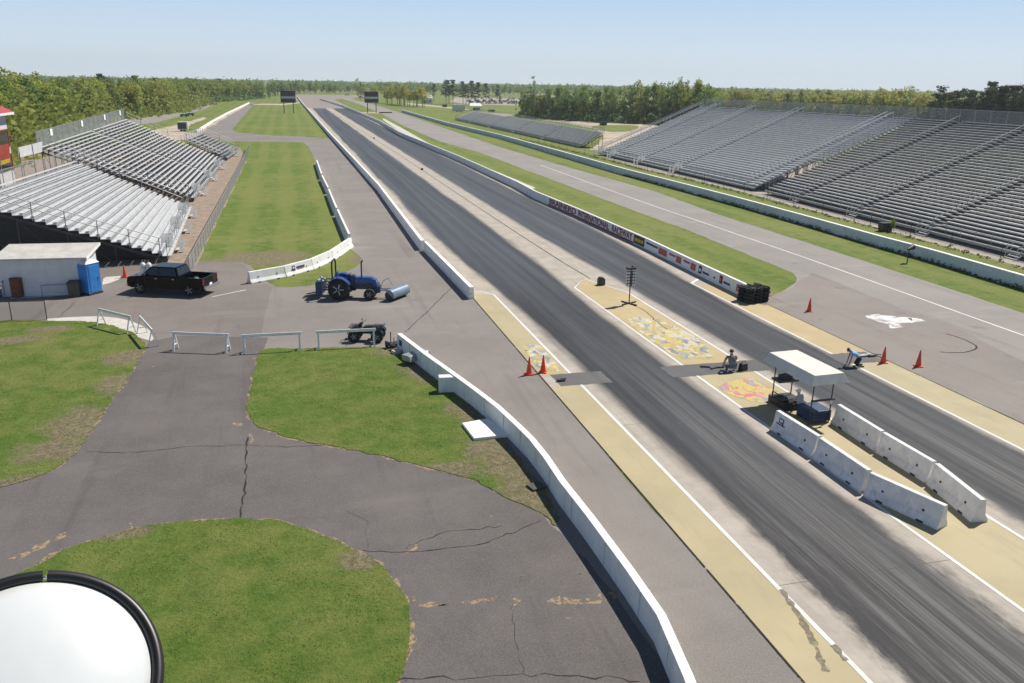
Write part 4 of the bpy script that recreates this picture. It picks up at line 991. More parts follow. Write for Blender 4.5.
# ---- christmas tree (starting lights)
g = gp(629, 304); g.z = .02
t_ = thing('starting_lights', 'drag race starting light tree on a cross foot, on the yellow island', 'starting lights', g, .10)
k = MB()
for a in (.35, .35 + PI / 2): k.box((0, 0, .04), (1.35, .09, .07), a)
k.build('foot', M['dark_steel'], t_)
k = MB(); k.tube((0, 0, .05), (0, 0, 2.35), .04, None, 10); k.build('pole', M['dark_steel'], t_)
for s in (-1, 1):
    k = MB(); k.box((s * .17, 0, 1.72), (.19, .13, 1.02)); hs = k.build('light_housing', M['dkblue'], t_, .02)
    for i in range(5):
        k = MB(); k.lathe([(.075, -.10), (.085, -.06), (.085, .0)], (s * .17, 0, 1.32 + i * .20), 'Y', 14); k.build('lamp', M['clear_lens'] if i < 5 else M['red_lens'], hs)
    k = MB()
    for i in range(5): k.lathe([(.03, -.02), (.095, -.02), (.10, .03)], (s * .30, 0, 1.32 + i * .20), 'X', 12)
    k.build('side_reflector', M['chrome'], t_)
k = MB(); k.box((0, 0, 2.42), (.62, .32, .16)); k.build('top_sign', M['dark_steel'], t_, .02)
k = MB(); k.lathe([(.09, 0), (.10, .06), (.05, .12)], (.12, 0, 2.5), 'Z', 12); k.build('beacon', M['redpanel'], t_)
strip('cable', jit(G((632, 305), (645, 311), (655, 320), (667, 330)), .4, .03, close=False), .05, Z5, M['crack'])
g = gp(601, 285); t_ = thing('speaker_box', 'small black box alone at the tip of the yellow island', 'box', (g.x, g.y, .02))
k = MB(); k.prism([(-.24, 0), (.24, 0), (.24, .42), (.12, .56), (-.12, .56), (-.24, .42)], -.2, .2); k.build('case', M['black'], t_, .02)
k = MB(); k.box((0, -.205, .26), (.34, .02, .34)); k.build('grille', M['dark_steel'], t_)
for px, py in ((422, 170), (374, 138.7)):
    g = gp(px, py); k = MB(); k.prism([(-.2, 0), (.2, 0), (.14, .3), (-.14, .3)], -.12, .12)
    tag(k.build('timing_block', M['black'], None, .02), 'small black timing block on the centre line of the strip', 'timing block', 'timing blocks on the centre line').location = (g.x, g.y, .02)
# ---- tyre stack at the wall end
g = gp(757, 302); t_ = thing('tyre_stack', 'black bundled tyre stack capping the end of the right wall', 'tyres', (g.x - .1, g.y + .35, .02), .25)
for ix in range(3):
    for iy in range(2):
        for iz in range(4):
            k = MB(); r = .35; n_ = 18; m_ = 8; vs = []
            for i in range(n_):
                a = 2 * PI * i / n_
                for j in range(m_):
                    b = 2 * PI * j / m_; q = r - .13 + .13 * math.cos(b); vs.append((q * math.cos(a), q * math.sin(a), .13 * math.sin(b)))
            k.add(vs, [(i * m_ + j, ((i + 1) % n_) * m_ + j, ((i + 1) % n_) * m_ + (j + 1) % m_, i * m_ + (j + 1) % m_) for i in range(n_) for j in range(m_)], 0, True)
            o = k.build('tyre', M['rubber'], t_); o.location = (-.70 + ix * .68 + RND.gauss(0, .02), -.33 + iy * .68 + RND.gauss(0, .02), .13 + iz * .255)
for x in (-.7, -.02, .66):
    k = MB(); k.box((x, 0, .53), (.05, 1.42, 1.05)); k.build('strap', M['black'], t_)

# ---- canopy cart
cx0, cy0 = 20.95, 29.4
pts = [gp(770.5, 402), gp(791, 401), gp(829, 424), gp(808, 424)]
base = sum(pts, Vector()) / 4
ex = ((pts[1] + pts[2]) / 2 - (pts[0] + pts[3]) / 2); ey = ((pts[0] + pts[1]) / 2 - (pts[2] + pts[3]) / 2)
rz = math.atan2(ey.y, ey.x) - PI / 2
wx, wy = .95, ey.length
print('canopy', base, ex.length, ey.length, math.degrees(rz))
t_ = thing('canopy_cart', 'cart under a cream canvas canopy on four posts between the barrier rows', 'cart', (base.x, base.y, .02), rz)
hx, hy = wx / 2 + .02, wy / 2
for s in (-1, 1):
    for q in (-1, 1): k = MB(); k.tube((s * hx, q * hy, 0), (s * hx, q * hy, 2.05), .028, None, 8); k.build('post', M['dark_steel'], t_)
k = MB(); zt, zb = 2.38, 1.96; ox, oy = .46, .40
k.frustum((-hx - ox, hx + ox, -hy - oy, hy + oy), zb, (-hx - ox + .22, hx + ox - .22, -hy - oy + .14, hy + oy - .14), zt); k.build('canopy', M['canvas'], t_, .015)
k = MB(); k.box((0, hy - .45, .16), (1.15, 1.3, .32)); k.box((-.3, hy - .5, .36), (.45, .7, .10)); k.build('platform', M['black'], t_, .015)
k = MB(); k.box((.12, -hy + .55, .32), (1.0, 1.05, .50)); ch = k.build('tool_chest', M['dkblue'], t_, .02)
k = MB()
for z in (.20, .34, .47): k.box((.12, -hy + .015, z), (.92, .02, .10))
k.build('drawer', M['dkblue'], ch)
for x, y in ((-.25, -hy + .2), (.5, -hy + .2), (-.25, -hy + .9), (.5, -hy + .9)): k = MB(); k.lathe([(.05, -.02), (.06, 0), (.05, .02)], (x, y, .06), 'Y', 10); k.build('caster', M['rubber'], ch)
k = MB(); k.box((.02, hy - .1, 1.12), (1.05, .62, .10)); sf = k.build('shelf', M['dark_steel'], t_)
k = MB(); k.frustum((-.3, .3, hy - .35, hy + .1), 1.17, (-.22, .22, hy - .28, hy), 1.34); k.tube((-.4, hy - .1, 1.36), (.15, hy - .1, 1.42), .03); k.build('control_console', M['black'], sf, .01)
k = MB(); k.box((.05, -hy - .02, 1.10), (1.2, .07, .08)); k.build('crossbar', M['dark_steel'], t_)
k = MB(); k.ell((.46, -hy - .05, .98), (.05, .05, .10), 6); k.build('bottle', M['offwhite'], t_)
k = MB(); k.tube((-hx, hy, .55), (-hx + .35, hy - .95, .28), .025, None, 6); k.tube((-hx, hy, .55), (-hx - .3, hy - .35, .6), .02, None, 6); k.build('brace', M['dark_steel'], t_)

# ------------------------------------------------------------------ people
def figure(label, loc, rz, J, mats, matfn, cat='person', extra=None):
    """one continuous skinned body: J name -> (pos, radius, parent)"""
    t_ = thing('person', label, cat, loc, rz)
    names = list(J); me = bpy.data.meshes.new('body'); idx = {n: i for i, n in enumerate(names)}
    me.from_pydata([J[n][0] for n in names], [(idx[n], idx[J[n][2]]) for n in names if J[n][2]], [])
    o = bpy.data.objects.new('body', me); COL.objects.link(o)
    sk_ = o.modifiers.new('skin', 'SKIN'); sk_.use_smooth_shade = True
    for i, n in enumerate(names):
        r = J[n][1]; r = r if isinstance(r, tuple) else (r, r)
        me.skin_vertices[0].data[i].radius = r; me.skin_vertices[0].data[i].use_root = (J[n][2] is None)
    ss = o.modifiers.new('sub', 'SUBSURF'); ss.levels = 2; ss.render_levels = 2
    bpy.context.view_layer.update()
    m2 = bpy.data.meshes.new_from_object(o.evaluated_get(bpy.context.evaluated_depsgraph_get()))
    bpy.data.objects.remove(o); m2.name = 'body'; m2.materials.clear()
    for x in mats: m2.materials.append(x)
    P = {n: Vector(J[n][0]) for n in names}
    for f in m2.polygons:
        c = f.center; best = min(names, key=lambda n: (P[n] - c).length - (J[n][1] if not isinstance(J[n][1], tuple) else max(J[n][1])) * .6)
        f.material_index = matfn(best, c); f.use_smooth = True
    b = bpy.data.objects.new('body', m2); COL.objects.link(b); b.parent = t_
    return t_
def hand(J, wrist, d, side, pre):             # palm and five separate curled fingers
    d = Vector(d).normalized(); side = Vector(side).normalized(); w_ = Vector(J[wrist][0])
    J[pre + 'palm'] = (tuple(w_ + d * .055), (.036, .022), wrist)
    up = d.cross(side).normalized()
    for i, ln in enumerate((.070, .080, .074, .058)):
        a = w_ + d * .10 + side * (.033 - .022 * i); b = a + d * ln * .55 - up * .010; c = b + d * ln * .40 - up * .028
        J[pre + 'k%d' % i] = (tuple(a), .011, pre + 'palm'); J[pre + 'm%d' % i] = (tuple(b), .009, pre + 'k%d' % i); J[pre + 't%d' % i] = (tuple(c), .008, pre + 'm%d' % i)
    a = w_ + d * .045 + side * .05; b = a + d * .04 + side * .022
    J[pre + 'th1'] = (tuple(a), .012, pre + 'palm'); J[pre + 'th2'] = (tuple(b), .010, pre + 'th1')
def face(t_, head, fw, up, r, capm=None, hairm='hair'):
    head, fw, up = Vector(head), Vector(fw).normalized(), Vector(up).normalized(); sd = fw.cross(up).normalized()
    k = MB(); 
    for s in (-1, 1): p = head + fw * r * .86 + sd * s * r * .36 + up * r * .05; k.ell(p, (.013, .013, .013), 5)
    k.build('eyes', M['black'], t_)
    k = MB(); p = head + fw * r * .98 - up * r * .18; k.ell(p, (.018, .018, .028), 5)
    for s in (-1, 1): p = head + sd * s * r * .93 - up * r * .05; k.ell(p, (.018, .018, .034), 5)
    k.build('nose_and_ears', M['skin'], t_)
    k = MB(); p = head + fw * r * .90 - up * r * .48; k.ell(p, (.022, .022, .009), 5); k.build('mouth', M['redpanel'], t_)
    k = MB(); c = head + up * r * .28 - fw * r * .22; k.ell(c, (r * 1.03, r * 1.03, r * .93), 7); k.build('hair' if not capm else 'cap', M[capm or hairm], t_)
    if capm:
        k = MB(); c = head + up * r * .38 + fw * r * 1.1; k.ell(c, (r * .72, r * .72, .016), 6); k.build('cap_peak', M[capm], t_)
# crouching man seen from behind, left arm down (local: faces +y, x right)
J = {}
J['pelvis'] = ((0, -.02, .30), (.165, .13), None)
J['waist'] = ((0, .03, .47), (.150, .11), 'pelvis'); J['chest'] = ((-.01, .10, .66), (.175, .125), 'waist'); J['neckb'] = ((-.01, .15, .83), (.085, .075), 'chest')
J['neck'] = ((-.01, .18, .90), .056, 'neckb'); J['head'] = ((-.01, .21, 1.00), (.083, .095), 'neck'); J['crown'] = ((-.01, .20, 1.07), (.065, .075), 'head')
J['shl'] = ((-.21, .13, .78), .075, 'chest'); J['ell'] = ((-.30, .18, .50), .048, 'shl'); J['wrl'] = ((-.30, .32, .25), .034, 'ell')
J['shr'] = ((.19, .13, .78), .075, 'chest'); J['elr'] = ((.27, .28, .55), .048, 'shr'); J['wrr'] = ((.12, .46, .42), .034, 'elr')
J['hipl'] = ((-.11, .0, .27), .11, 'pelvis'); J['knl'] = ((-.19, .44, .30), .072, 'hipl'); J['anl'] = ((-.16, .12, .09), .047, 'knl'); J['ftl'] = ((-.16, .27, .045), (.048, .036), 'anl'); 
J['hipr'] = ((.11, .0, .29), .11, 'pelvis'); J['knr'] = ((.27, .40, .50), .072, 'hipr'); J['anr'] = ((.24, .24, .09), .047, 'knr'); J['ftr'] = ((.25, .40, .045), (.048, .036), 'anr')
hand(J, 'wrl', (0, .5, -1), (1, 0, 0), 'l'); hand(J, 'wrr', (-.6, .8, -.4), (0, 0, 1), 'r')
def mf(best, c):
    if best in ('pelvis', 'hipl', 'hipr', 'knl', 'knr'): return 1
    if best in ('anl', 'anr'): return 1 if c.z > .10 else 3
    if best in ('ftl', 'ftr'): return 3
    if best in ('waist', 'chest', 'shl', 'shr', 'neckb'): return 0
    return 2
g = gp(731, 372)
p1 = figure('person crouching on the start strip in a grey checked shirt and blue jeans', (g.x, g.y - .05, .022), -.15, J, [M['plaid'], M['denim'], M['skin'], M['black']], mf)
p1.scale = (1.15, 1.08, 1.02)
face(p1, (-.01, .215, 1.01), (0, 1, -.5), (0, .5, 1), .098)
g = gp(744, 371); t_ = thing('tool_bag', 'black soft tool bag on the start strip beside the crouching person', 'bag', (g.x, g.y + .12, .02), .3)
k = MB(); k.frustum((-.24, .24, -.15, .15), 0, (-.20, .20, -.11, .11), .38); k.build('bag', M['black'], t_, .04)
k = MB(); k.path([(-.13, 0, .38), (-.10, 0, .50), (.10, 0, .50), (.13, 0, .38)], .016, 6); k.build('handle', M['dark_steel'], t_)
for px, py, s_ in ((705, 367.5, .5), (713, 369, .35), (720, 368, .45)):
    g = gp(px, py); k = MB(); k.box((0, 0, .04), (s_, .10, .06), RND.uniform(-.8, .8)); k.tube((-.15, .1, .03), (.2, -.05, .03), .025, None, 6)
    tag(k.build('hand_tool', M['dark_steel'], None, .008), 'dark hand tool lying on the start strip left of the crouching person', 'tool', 'tools laid out on the start strip').location = (g.x, g.y, .022)
# kneeling man in light blue, on all fours facing left
J = {}
J['pelvis'] = ((0, -.22, .46), (.155, .14), None)
J['waist'] = ((0, -.02, .58), (.145, .12), 'pelvis'); J['chest'] = ((0, .22, .68), (.175, .13), 'waist'); J['neckb'] = ((0, .38, .74), (.085, .075), 'chest')
J['neck'] = ((0, .44, .76), .056, 'neckb'); J['head'] = ((0, .54, .77), (.083, .095), 'neck'); J['crown'] = ((0, .60, .80), (.065, .075), 'head')
J['shl'] = ((-.20, .32, .68), .073, 'chest'); J['ell'] = ((-.23, .40, .38), .047, 'shl'); J['wrl'] = ((-.20, .46, .14), .034, 'ell')
J['shr'] = ((.20, .32, .68), .073, 'chest'); J['elr'] = ((.24, .38, .38), .047, 'shr'); J['wrr'] = ((.20, .46, .14), .034, 'elr')
for s, q in ((-1, 'l'), (1, 'r')):
    J['hip' + q] = ((s * .11, -.22, .42), .112, 'pelvis'); J['kn' + q] = ((s * .15, .0, .075), .072, 'hip' + q); J['an' + q] = ((s * .14, -.38, .06), .045, 'kn' + q); J['ft' + q] = ((s * .14, -.52, .05), (.045, .045), 'an' + q)
hand(J, 'wrl', (.1, .5, -.9), (1, 0, 0), 'l'); hand(J, 'wrr', (-.1, .5, -.9), (-1, 0, 0), 'r')
g = gp(855, 366.5)
p2 = figure('person kneeling on hands and knees at the right lane edge in a light blue shirt', (g.x, g.y, .022), 1.15, J, [M['lightshirt'], M['darkpants'], M['skin'], M['black']], mf)
p2.scale = (1.12, .80, 1.10)
face(p2, (0, .55, .775), (0, .6, -.8), (0, .8, .6), .098)
for px, py, s_ in ((864, 356.5, .9), (872, 356.5, .5)):
    g = gp(px, py); k = MB(); k.box((0, 0, .05), (s_, .22, .08), .1); k.tube((.1, .05, .1), (.5, -.12, .08), .03, None, 6)
    tag(k.build('sensor_bracket', M['steel'] if s_ > .6 else M['dark_steel'], None, .01), 'pale metal sensor bracket on the apron edge behind the kneeling person' if s_ > .6 else 'dark metal sensor bracket on the apron edge nearer the cone', 'bracket').location = (g.x, g.y, .03)
g = gp(561, 381.5); k = MB(); k.box((0, 0, .06), (.42, .16, .11), .1); k.tube((0, .02, .12), (.26, .04, .12), .04, None, 8)
tag(k.build('sensor_bracket', M['dark_steel'], None, .01), 'dark metal sensor on the left end of the start strip', 'sensor').location = (g.x, g.y, .02)
g = gp(550, 376); k = MB(); k.frustum((-.12, .12, -.1, .1), 0, (-.05, .05, -.05, .05), .16)
# seated man with white cap under the canopy: sits on the platform
J = {}
J['pelvis'] = ((0, 0, .42), (.16, .13), None); J['waist'] = ((0, .05, .58), (.145, .11), 'pelvis'); J['chest'] = ((0, .13, .76), (.17, .125), 'waist'); J['neckb'] = ((0, .17, .91), (.085, .075), 'chest')
J['neck'] = ((0, .19, .97), .056, 'neckb'); J['head'] = ((0, .22, 1.06), (.083, .095), 'neck'); J['crown'] = ((0, .21, 1.13), (.065, .075), 'head')
for s, q in ((-1, 'l'), (1, 'r')):
    J['sh' + q] = ((s * .20, .15, .85), .073, 'chest'); J['el' + q] = ((s * .26, .30, .62), .047, 'sh' + q); J['wr' + q] = ((s * .12, .48, .55), .034, 'el' + q)
    J['hip' + q] = ((s * .10, .05, .42), .11, 'pelvis'); J['kn' + q] = ((s * .13, .47, .45), .072, 'hip' + q); J['an' + q] = ((s * .12, .45, .08), .045, 'kn' + q); J['ft' + q] = ((s * .12, .60, .045), (.045, .035), 'an' + q)
hand(J, 'wrl', (.4, .9, -.1), (0, 0, 1), 'l'); hand(J, 'wrr', (-.4, .9, -.1), (0, 0, 1), 'r')
g = gp(800, 419); mtx = Matrix.Rotation(rz, 4, 'Z')
so_ = Vector((base.x, base.y, .02)) + mtx @ Vector((-.18, -.32, 0))
p3 = figure('person in a white cap and pale shirt sitting under the cream canopy', so_, rz + .35, J, [M['greyshirt'], M['darkpants'], M['skin'], M['black']], mf)
face(p3, (0, .225, 1.065), (0, 1, -.3), (0, .3, 1), .098, 'offwhite')
k = MB(); k.lathe([(.17, 0), (.17, .28), (.15, .30)], (0, 0, 0), 'Z', 14)
st = tag(k.build('stool', M['dark_steel'], None), 'dark round stool under the person in the white cap', 'stool'); st.location = (so_.x, so_.y, .02)

# ------------------------------------------------------------------ vehicles
def arch(xc, r, z0, n=10): return [(xc + r * math.cos(PI - PI * i / n), z0 + r * math.sin(PI - PI * i / n)) for i in range(n + 1)]
fr, rr = gp(143, 293.5), gp(188.5, 296); d = fr - rr; rz = math.atan2(d.y, d.x); wb = 3.55
nrm = Vector((-d.y, d.x, 0)).normalized()       # truck's left
c = (fr + rr) / 2
side = -1 if nrm.y > 0 else 1                    # which flank faces the camera
print('truck wheelbase', d.length, 'yaw', math.degrees(rz), side)
c = c - nrm * side * .82 if nrm.y > 0 else c + nrm * -.82
c = (fr + rr) / 2 + (nrm if nrm.y > 0 else -nrm) * .84
t_ = thing('pickup_truck', 'black crew cab pickup truck parked by the left bleachers', 'pickup', (c.x, c.y, .012), rz)
zf = .34
lowp = [(-2.85, .62), (-2.85, .55)] + [(-2.3, .45)] + arch(-1.78, .50, .40)[0:] + [(-1.2, .40), (1.2, .40)] + arch(1.78, .50, .40) + [(2.32, .42), (2.56, .50), (2.62, .80), (2.55, 1.10), (2.42, 1.17), (1.70, 1.24), (1.60, 1.26), (-1.05, 1.26), (-1.05, .62)]
k = MB(); k.prism(lowp, -.98, .98); body = k.build('body', M['paintblack'], t_, .05)
k = MB(); k.frustum((-1.06, 1.66, -.90, .90), 1.24, (-.86, .86, -.72, .72), 1.86); cab = k.build('cab', M['paintblack'], t_, .06)
k = MB()
for s in (-1, 1):
    k2 = lambda x, z: (x, s * (.90 + (.72 - .90) * (z - 1.24) / .66 + .008), z)
    k.quad(k2(1.46, 1.30), k2(.42, 1.30), k2(.38, 1.80), k2(.84, 1.80)); k.quad(k2(.34, 1.30), k2(-.92, 1.30), k2(-.78, 1.80), k2(.30, 1.80))
fx = lambda z: 1.66 + (.86 - 1.66) * (z - 1.24) / .66 + .008
k.quad((fx(1.30), -.80, 1.30), (fx(1.30), .80, 1.30), (fx(1.83), .68, 1.83), (fx(1.83), -.68, 1.83))
bx_ = lambda z: -1.06 + (-.86 + 1.06) * (z - 1.24) / .66 - .008
k.quad((bx_(1.34), -.76, 1.34), (bx_(1.34), .76, 1.34), (bx_(1.80), .66, 1.80), (bx_(1.80), -.66, 1.80)); k.build('window', M['glass'], cab, recalc=False)
k = MB(); sp = [(-2.85, .62)] + [(-1.78 + .5 * math.cos(a_), .40 + .5 * math.sin(a_)) for a_ in np.linspace(math.radians(153.9), math.radians(26.1), 9)] + [(-1.07, .62), (-1.07, 1.26), (-2.85, 1.26)]
for s in (-1, 1): k.prism(sp, s * .98, s * .88)
k.box((-2.80, 0, .94), (.09, 1.76, .62)); k.box((-1.11, 0, .94), (.06, 1.76, .60)); k.box((-1.95, 0, .66), (1.66, 1.76, .06)); k.build('bed', M['paintblack'], t_, .012)
k = MB()
for s in (-1, 1): k.box((-1.78, s * .78, .80), (.95, .22, .26)); k.box((-1.95, 0, .70), (1.6, 1.7, .03))
k.build('bed_liner', M['black'], t_)
for x in (-1.78, 1.78):
    for s in (-1, 1): wheel(t_, x, s * .84, .40, .27, .66)
k = MB(); k.box((-2.93, 0, .60), (.18, 1.90, .20)); k.build('rear_bumper', M['chrome'], t_, .03)
k = MB(); k.box((2.64, 0, .58), (.16, 1.86, .24)); k.build('front_bumper', M['chrome'], t_, .04)
k = MB(); k.box((2.59, 0, .93), (.08, 1.15, .28)); k.build('grille', M['dark_steel'], t_, .02)
for s in (-1, 1):
    k = MB(); k.box((2.54, s * .78, .95), (.14, .32, .22)); k.build('headlight', M['clear_lens'], t_, .03)
    k = MB(); k.box((-2.82, s * .93, 1.02), (.09, .11, .36)); k.build('taillight', M['red_lens'], t_, .015)
    k = MB(); k.box((1.25, s * 1.06, 1.36), (.14, .24, .20)); k.build('mirror', M['black'], t_, .04)
    k = MB()
    for x in (.50, -.72): k.box((x, s * .985, 1.10), (.16, .03, .04))
    k.build('door_handle', M['chrome'], t_)
    k = MB(); k.box((.38, s * .983, .80), (.012, .008, .80)); k.box((-1.0, s * .983, .80), (.012, .008, .80)); k.box((1.30, s * .983, .84), (.012, .008, .72)); k.build('door_seam', M['black'], t_)
k = MB(); k.box((-2.857, 0, .72), (.015, .34, .16)); k.build('number_plate', M['signwhite'], t_)
g = c + Matrix.Rotation(rz, 3, 'Z') @ Vector((-1.9, .1, 0)); t2 = thing('toolbox', 'white bucket in the open bed of the black pickup', 'bucket', (g.x, g.y, .70), .4)
k = MB(); k.lathe([(.13, 0), (.16, .34), (.17, .36)], (0, 0, 0), 'Z', 14); k.build('pail', M['offwhite'], t2); t2.name = 'bucket'
k = MB(); k.path([(-.16, 0, .34), (-.1, 0, .48), (.1, 0, .48), (.16, 0, .34)], .012, 5); k.build('handle', M['steel'], t2)

# tractor
fr, rr = gp(371.5, 299), gp(341, 299.5); d = fr - rr; rz = math.atan2(d.y, d.x); nrm = Vector((-d.y, d.x, 0)).normalized()
print('tractor wb', d.length, math.degrees(rz))
c = rr + (nrm if nrm.y > 0 else -nrm) * .72
t_ = thing('tractor', 'blue farm tractor with roll bar, front sweeper and rear blade on the asphalt', 'tractor', (c.x, c.y, .012), rz - .16)
for s in (-1, 1): wheel(t_, 0, s * .74, .70, .44, .58, True); wheel(t_, 2.02, s * .66, .37, .27, .58)
k = MB(); k.frustum((.95, 2.35, -.36, .36), .98, (1.0, 2.15, -.28, .28), 1.42); k.frustum((2.2, 2.52, -.34, .34), .80, (2.1, 2.40, -.28, .28), 1.30); k.build('hood', M['tractor'], t_, .08)
k = MB(); k.box((1.35, 0, .80), (2.0, .48, .40)); k.box((.1, 0, .72), (1.1, .62, .50)); k.build('engine_block', M['dark_steel'], t_, .03)
k = MB(); k.box((2.45, 0, .60), (.45, .62, .42)); k.build('front_weight', M['dkblue'], t_, .04)
k = MB(); k.box((.65, 0, .62), (.85, 1.25, .06)); k.build('footplate', M['dark_steel'], t_)
for s in (-1, 1):
    k = MB(); pr = [(.80 * math.cos(a), .70 + .80 * math.sin(a)) for a in np.linspace(.35, 2.75, 14)] + [(.74 * math.cos(a), .70 + .74 * math.sin(a)) for a in np.linspace(2.75, .35, 14)]
    k.prism(pr, s * .48, s * .96); k.box((0, s * .50, 1.12), (1.05, .06, .62)); k.build('fender', M['tractor'], t_, .02)
k = MB(); k.box((.02, 0, 1.18), (.52, .54, .14)); k.box((-.24, 0, 1.50), (.12, .52, .52)); k.build('seat', M['tractor'], t_, .06)
k = MB(); k.box((.82, 0, 1.22), (.32, .48, .62)); k.build('dashboard', M['dkblue'], t_, .05)
k = MB(); k.path([(.62 + .19 * math.cos(a) * .5, .21 * math.sin(a), 1.60 + .19 * math.cos(a) * .5) for a in np.linspace(0, 2 * PI, 15)], .02, 6); k.tube((.62, 0, 1.6), (.85, 0, 1.38), .02); k.build('steering_wheel', M['black'], t_)
k = MB(); k.path([(-.45, -.52, 1.0), (-.45, -.52, 2.25), (-.45, -.36, 2.52), (-.45, .36, 2.52), (-.45, .52, 2.25), (-.45, .52, 1.0)], .055, 8); k.build('roll_bar', M['black'], t_)
k = MB(); k.tube((1.45, -.20, 1.3), (1.45, -.20, 2.45), .05, None, 10); k.tube((1.45, -.20, 2.42), (1.56, -.20, 2.58), .05, .05, 10); k.build('exhaust', M['dark_steel'], t_)
for s in (-1, 1): k = MB(); k.lathe([(.09, 0), (.08, .04)], (2.40, s * .19, 1.12), 'X', 12); k.build('headlight', M['clear_lens'], t_)
# rear blade with tines
k = MB(); k.box((-1.35, 0, .72), (.42, 1.5, .85)); k.build('rear_blade', M['dkblue'], t_, .04)
k = MB()
for y in (-.35, .35): k.tube((-.5, y, .55), (-1.2, y, .55), .05); k.tube((-.4, y, 1.1), (-1.3, y, 1.15), .04)
k.build('linkage', M['dark_steel'], t_)
k = MB()
for y in (-.62, -.32, .3): k.beam((-1.5, y, .30), (-2.45, y - .05, .10), .09, .07)
k.build('tines', M['dark_steel'], t_)
k = MB()
for i in range(9): k.ell((-1.25 + RND.uniform(-.2, .2), RND.uniform(-.6, .6), 1.16), (.12, .12, .10), 4)
k.build('tool_clutter', M['steel'], t_)
# front sweeper
sa = -.42
def rot(x, y): return (3.75 + x * math.cos(sa) - y * math.sin(sa), x * math.sin(sa) + y * math.cos(sa))
k = MB(); a = rot(0, -.95); b = rot(0, .95); k.tube((*a, .33), (*b, .33), .33, None, 20); br = k.build('sweeper_brush', M['black'], t_)
k = MB(); n_ = 9
for i in range(n_):
    a0, a1 = -.35 + 2.6 * i / n_, -.35 + 2.6 * (i + 1) / n_
    pt = lambda ang, y, r: (*rot(math.cos(ang) * r, y), .36 + math.sin(ang) * r)
    k.quad(pt(a0, -1.0, .42), pt(a0, 1.0, .42), pt(a1, 1.0, .42), pt(a1, -1.0, .42)); k.quad(pt(a0, -1.0, .39), pt(a0, 1.0, .39), pt(a1, 1.0, .39), pt(a1, -1.0, .39))
for y in (-1.0, 1.0):
    q = [pt(-.35 + 2.6 * i / n_, y, .42) for i in range(n_ + 1)]; k.add(q, [tuple(range(len(q)))])
k.build('sweeper_hood', M['greyblue'], t_, recalc=False)
k = MB(); k.beam((2.5, .2, .62), (*rot(-.1, .15), .66), .10, .10); k.beam((2.5, -.2, .62), (*rot(-.1, -.15), .66), .10, .10); k.path([(2.6, .1, .7), (2.85, .05, 1.15), (3.2, .05, 1.35), (3.5, .0, .85)], .025, 6); k.tube((2.62, -.2, .6), (2.62, -.2, 1.15), .04); k.build('sweeper_arm', M['steel'], t_)

# quad bike
fr, rr = gp(352.5, 341.5), gp(377, 343); d = fr - rr; rz = math.atan2(d.y, d.x); nrm = Vector((-d.y, d.x, 0)).normalized()
print('atv', d.length); c = (fr + rr) / 2 + (nrm if nrm.y > 0 else -nrm) * .45
t_ = thing('quad_bike', 'black quad bike with racks, parked behind a white barricade', 'quad bike', (c.x, c.y, .012), rz + .12)
for x in (-.64, .64):
    for s in (-1, 1): wheel(t_, x, s * .42, .31, .26, .55, True)
k = MB(); k.prism([(-.5, .42), (.55, .42), (.62, .62), (.30, .74), (.10, .66), (-.45, .68)], -.22, .22); k.build('body', M['black'], t_, .05)
k = MB()
for x in (-.64, .64):
    for s in (-1, 1):
        k = MB(); pr = [(x + .40 * math.cos(a), .31 + .40 * math.sin(a) + .02) for a in np.linspace(.35, 2.8, 9)] + [(x + .36 * math.cos(a), .31 + .36 * math.sin(a) + .02) for a in np.linspace(2.8, .35, 9)]
        k.prism(pr, s * .20, s * .58); k.build('fender', M['paintblack'], t_, .012)
k = MB(); k.prism([(-.48, .70), (.12, .72), (.16, .80), (-.10, .84), (-.48, .86)], -.17, .17); k.build('seat', M['black'], t_, .05)
for x0, x1, z in ((-.98, -.42, .82), (.48, .95, .80)):
    k = MB()
    for y in np.linspace(-.40, .40, 6): k.tube((x0, y, z), (x1, y, z), .013, None, 5)
    for x in (x0, x1, (x0 + x1) / 2): k.tube((x, -.40, z), (x, .40, z), .015, None, 5)
    for x in (x0 + .1, x1 - .1):
        for y in (-.28, .28): k.tube((x, y, z), (x, y, z - .2), .013, None, 5)
    k.path([(x0, -.40, z + .1), (x0, .40, z + .1)], .014, 5); k.build('rack', M['dark_steel'], t_)
k = MB(); k.tube((.34, 0, .72), (.22, 0, 1.02), .03); k.path([(.10, -.40, 1.06), (.22, -.12, 1.02), (.22, .12, 1.02), (.10, .40, 1.06)], .018, 6); k.build('handlebar', M['dark_steel'], t_)
k = MB(); k.frustum((.28, .50, -.14, .14), .78, (.24, .36, -.10, .10), 1.02); k.build('instrument_pod', M['black'], t_, .03)
k = MB(); k.path([(.14, .36, 1.06), (.16, .40, 1.28)], .012, 5); k.box((.16, .42, 1.32), (.03, .12, .08)); k.build('mirror', M['black'], t_)
for s in (-1, 1): k = MB(); k.lathe([(.075, 0), (.06, .05)], (.90, s * .25, .62), 'X', 12); k.build('headlight', M['clear_lens'], t_)

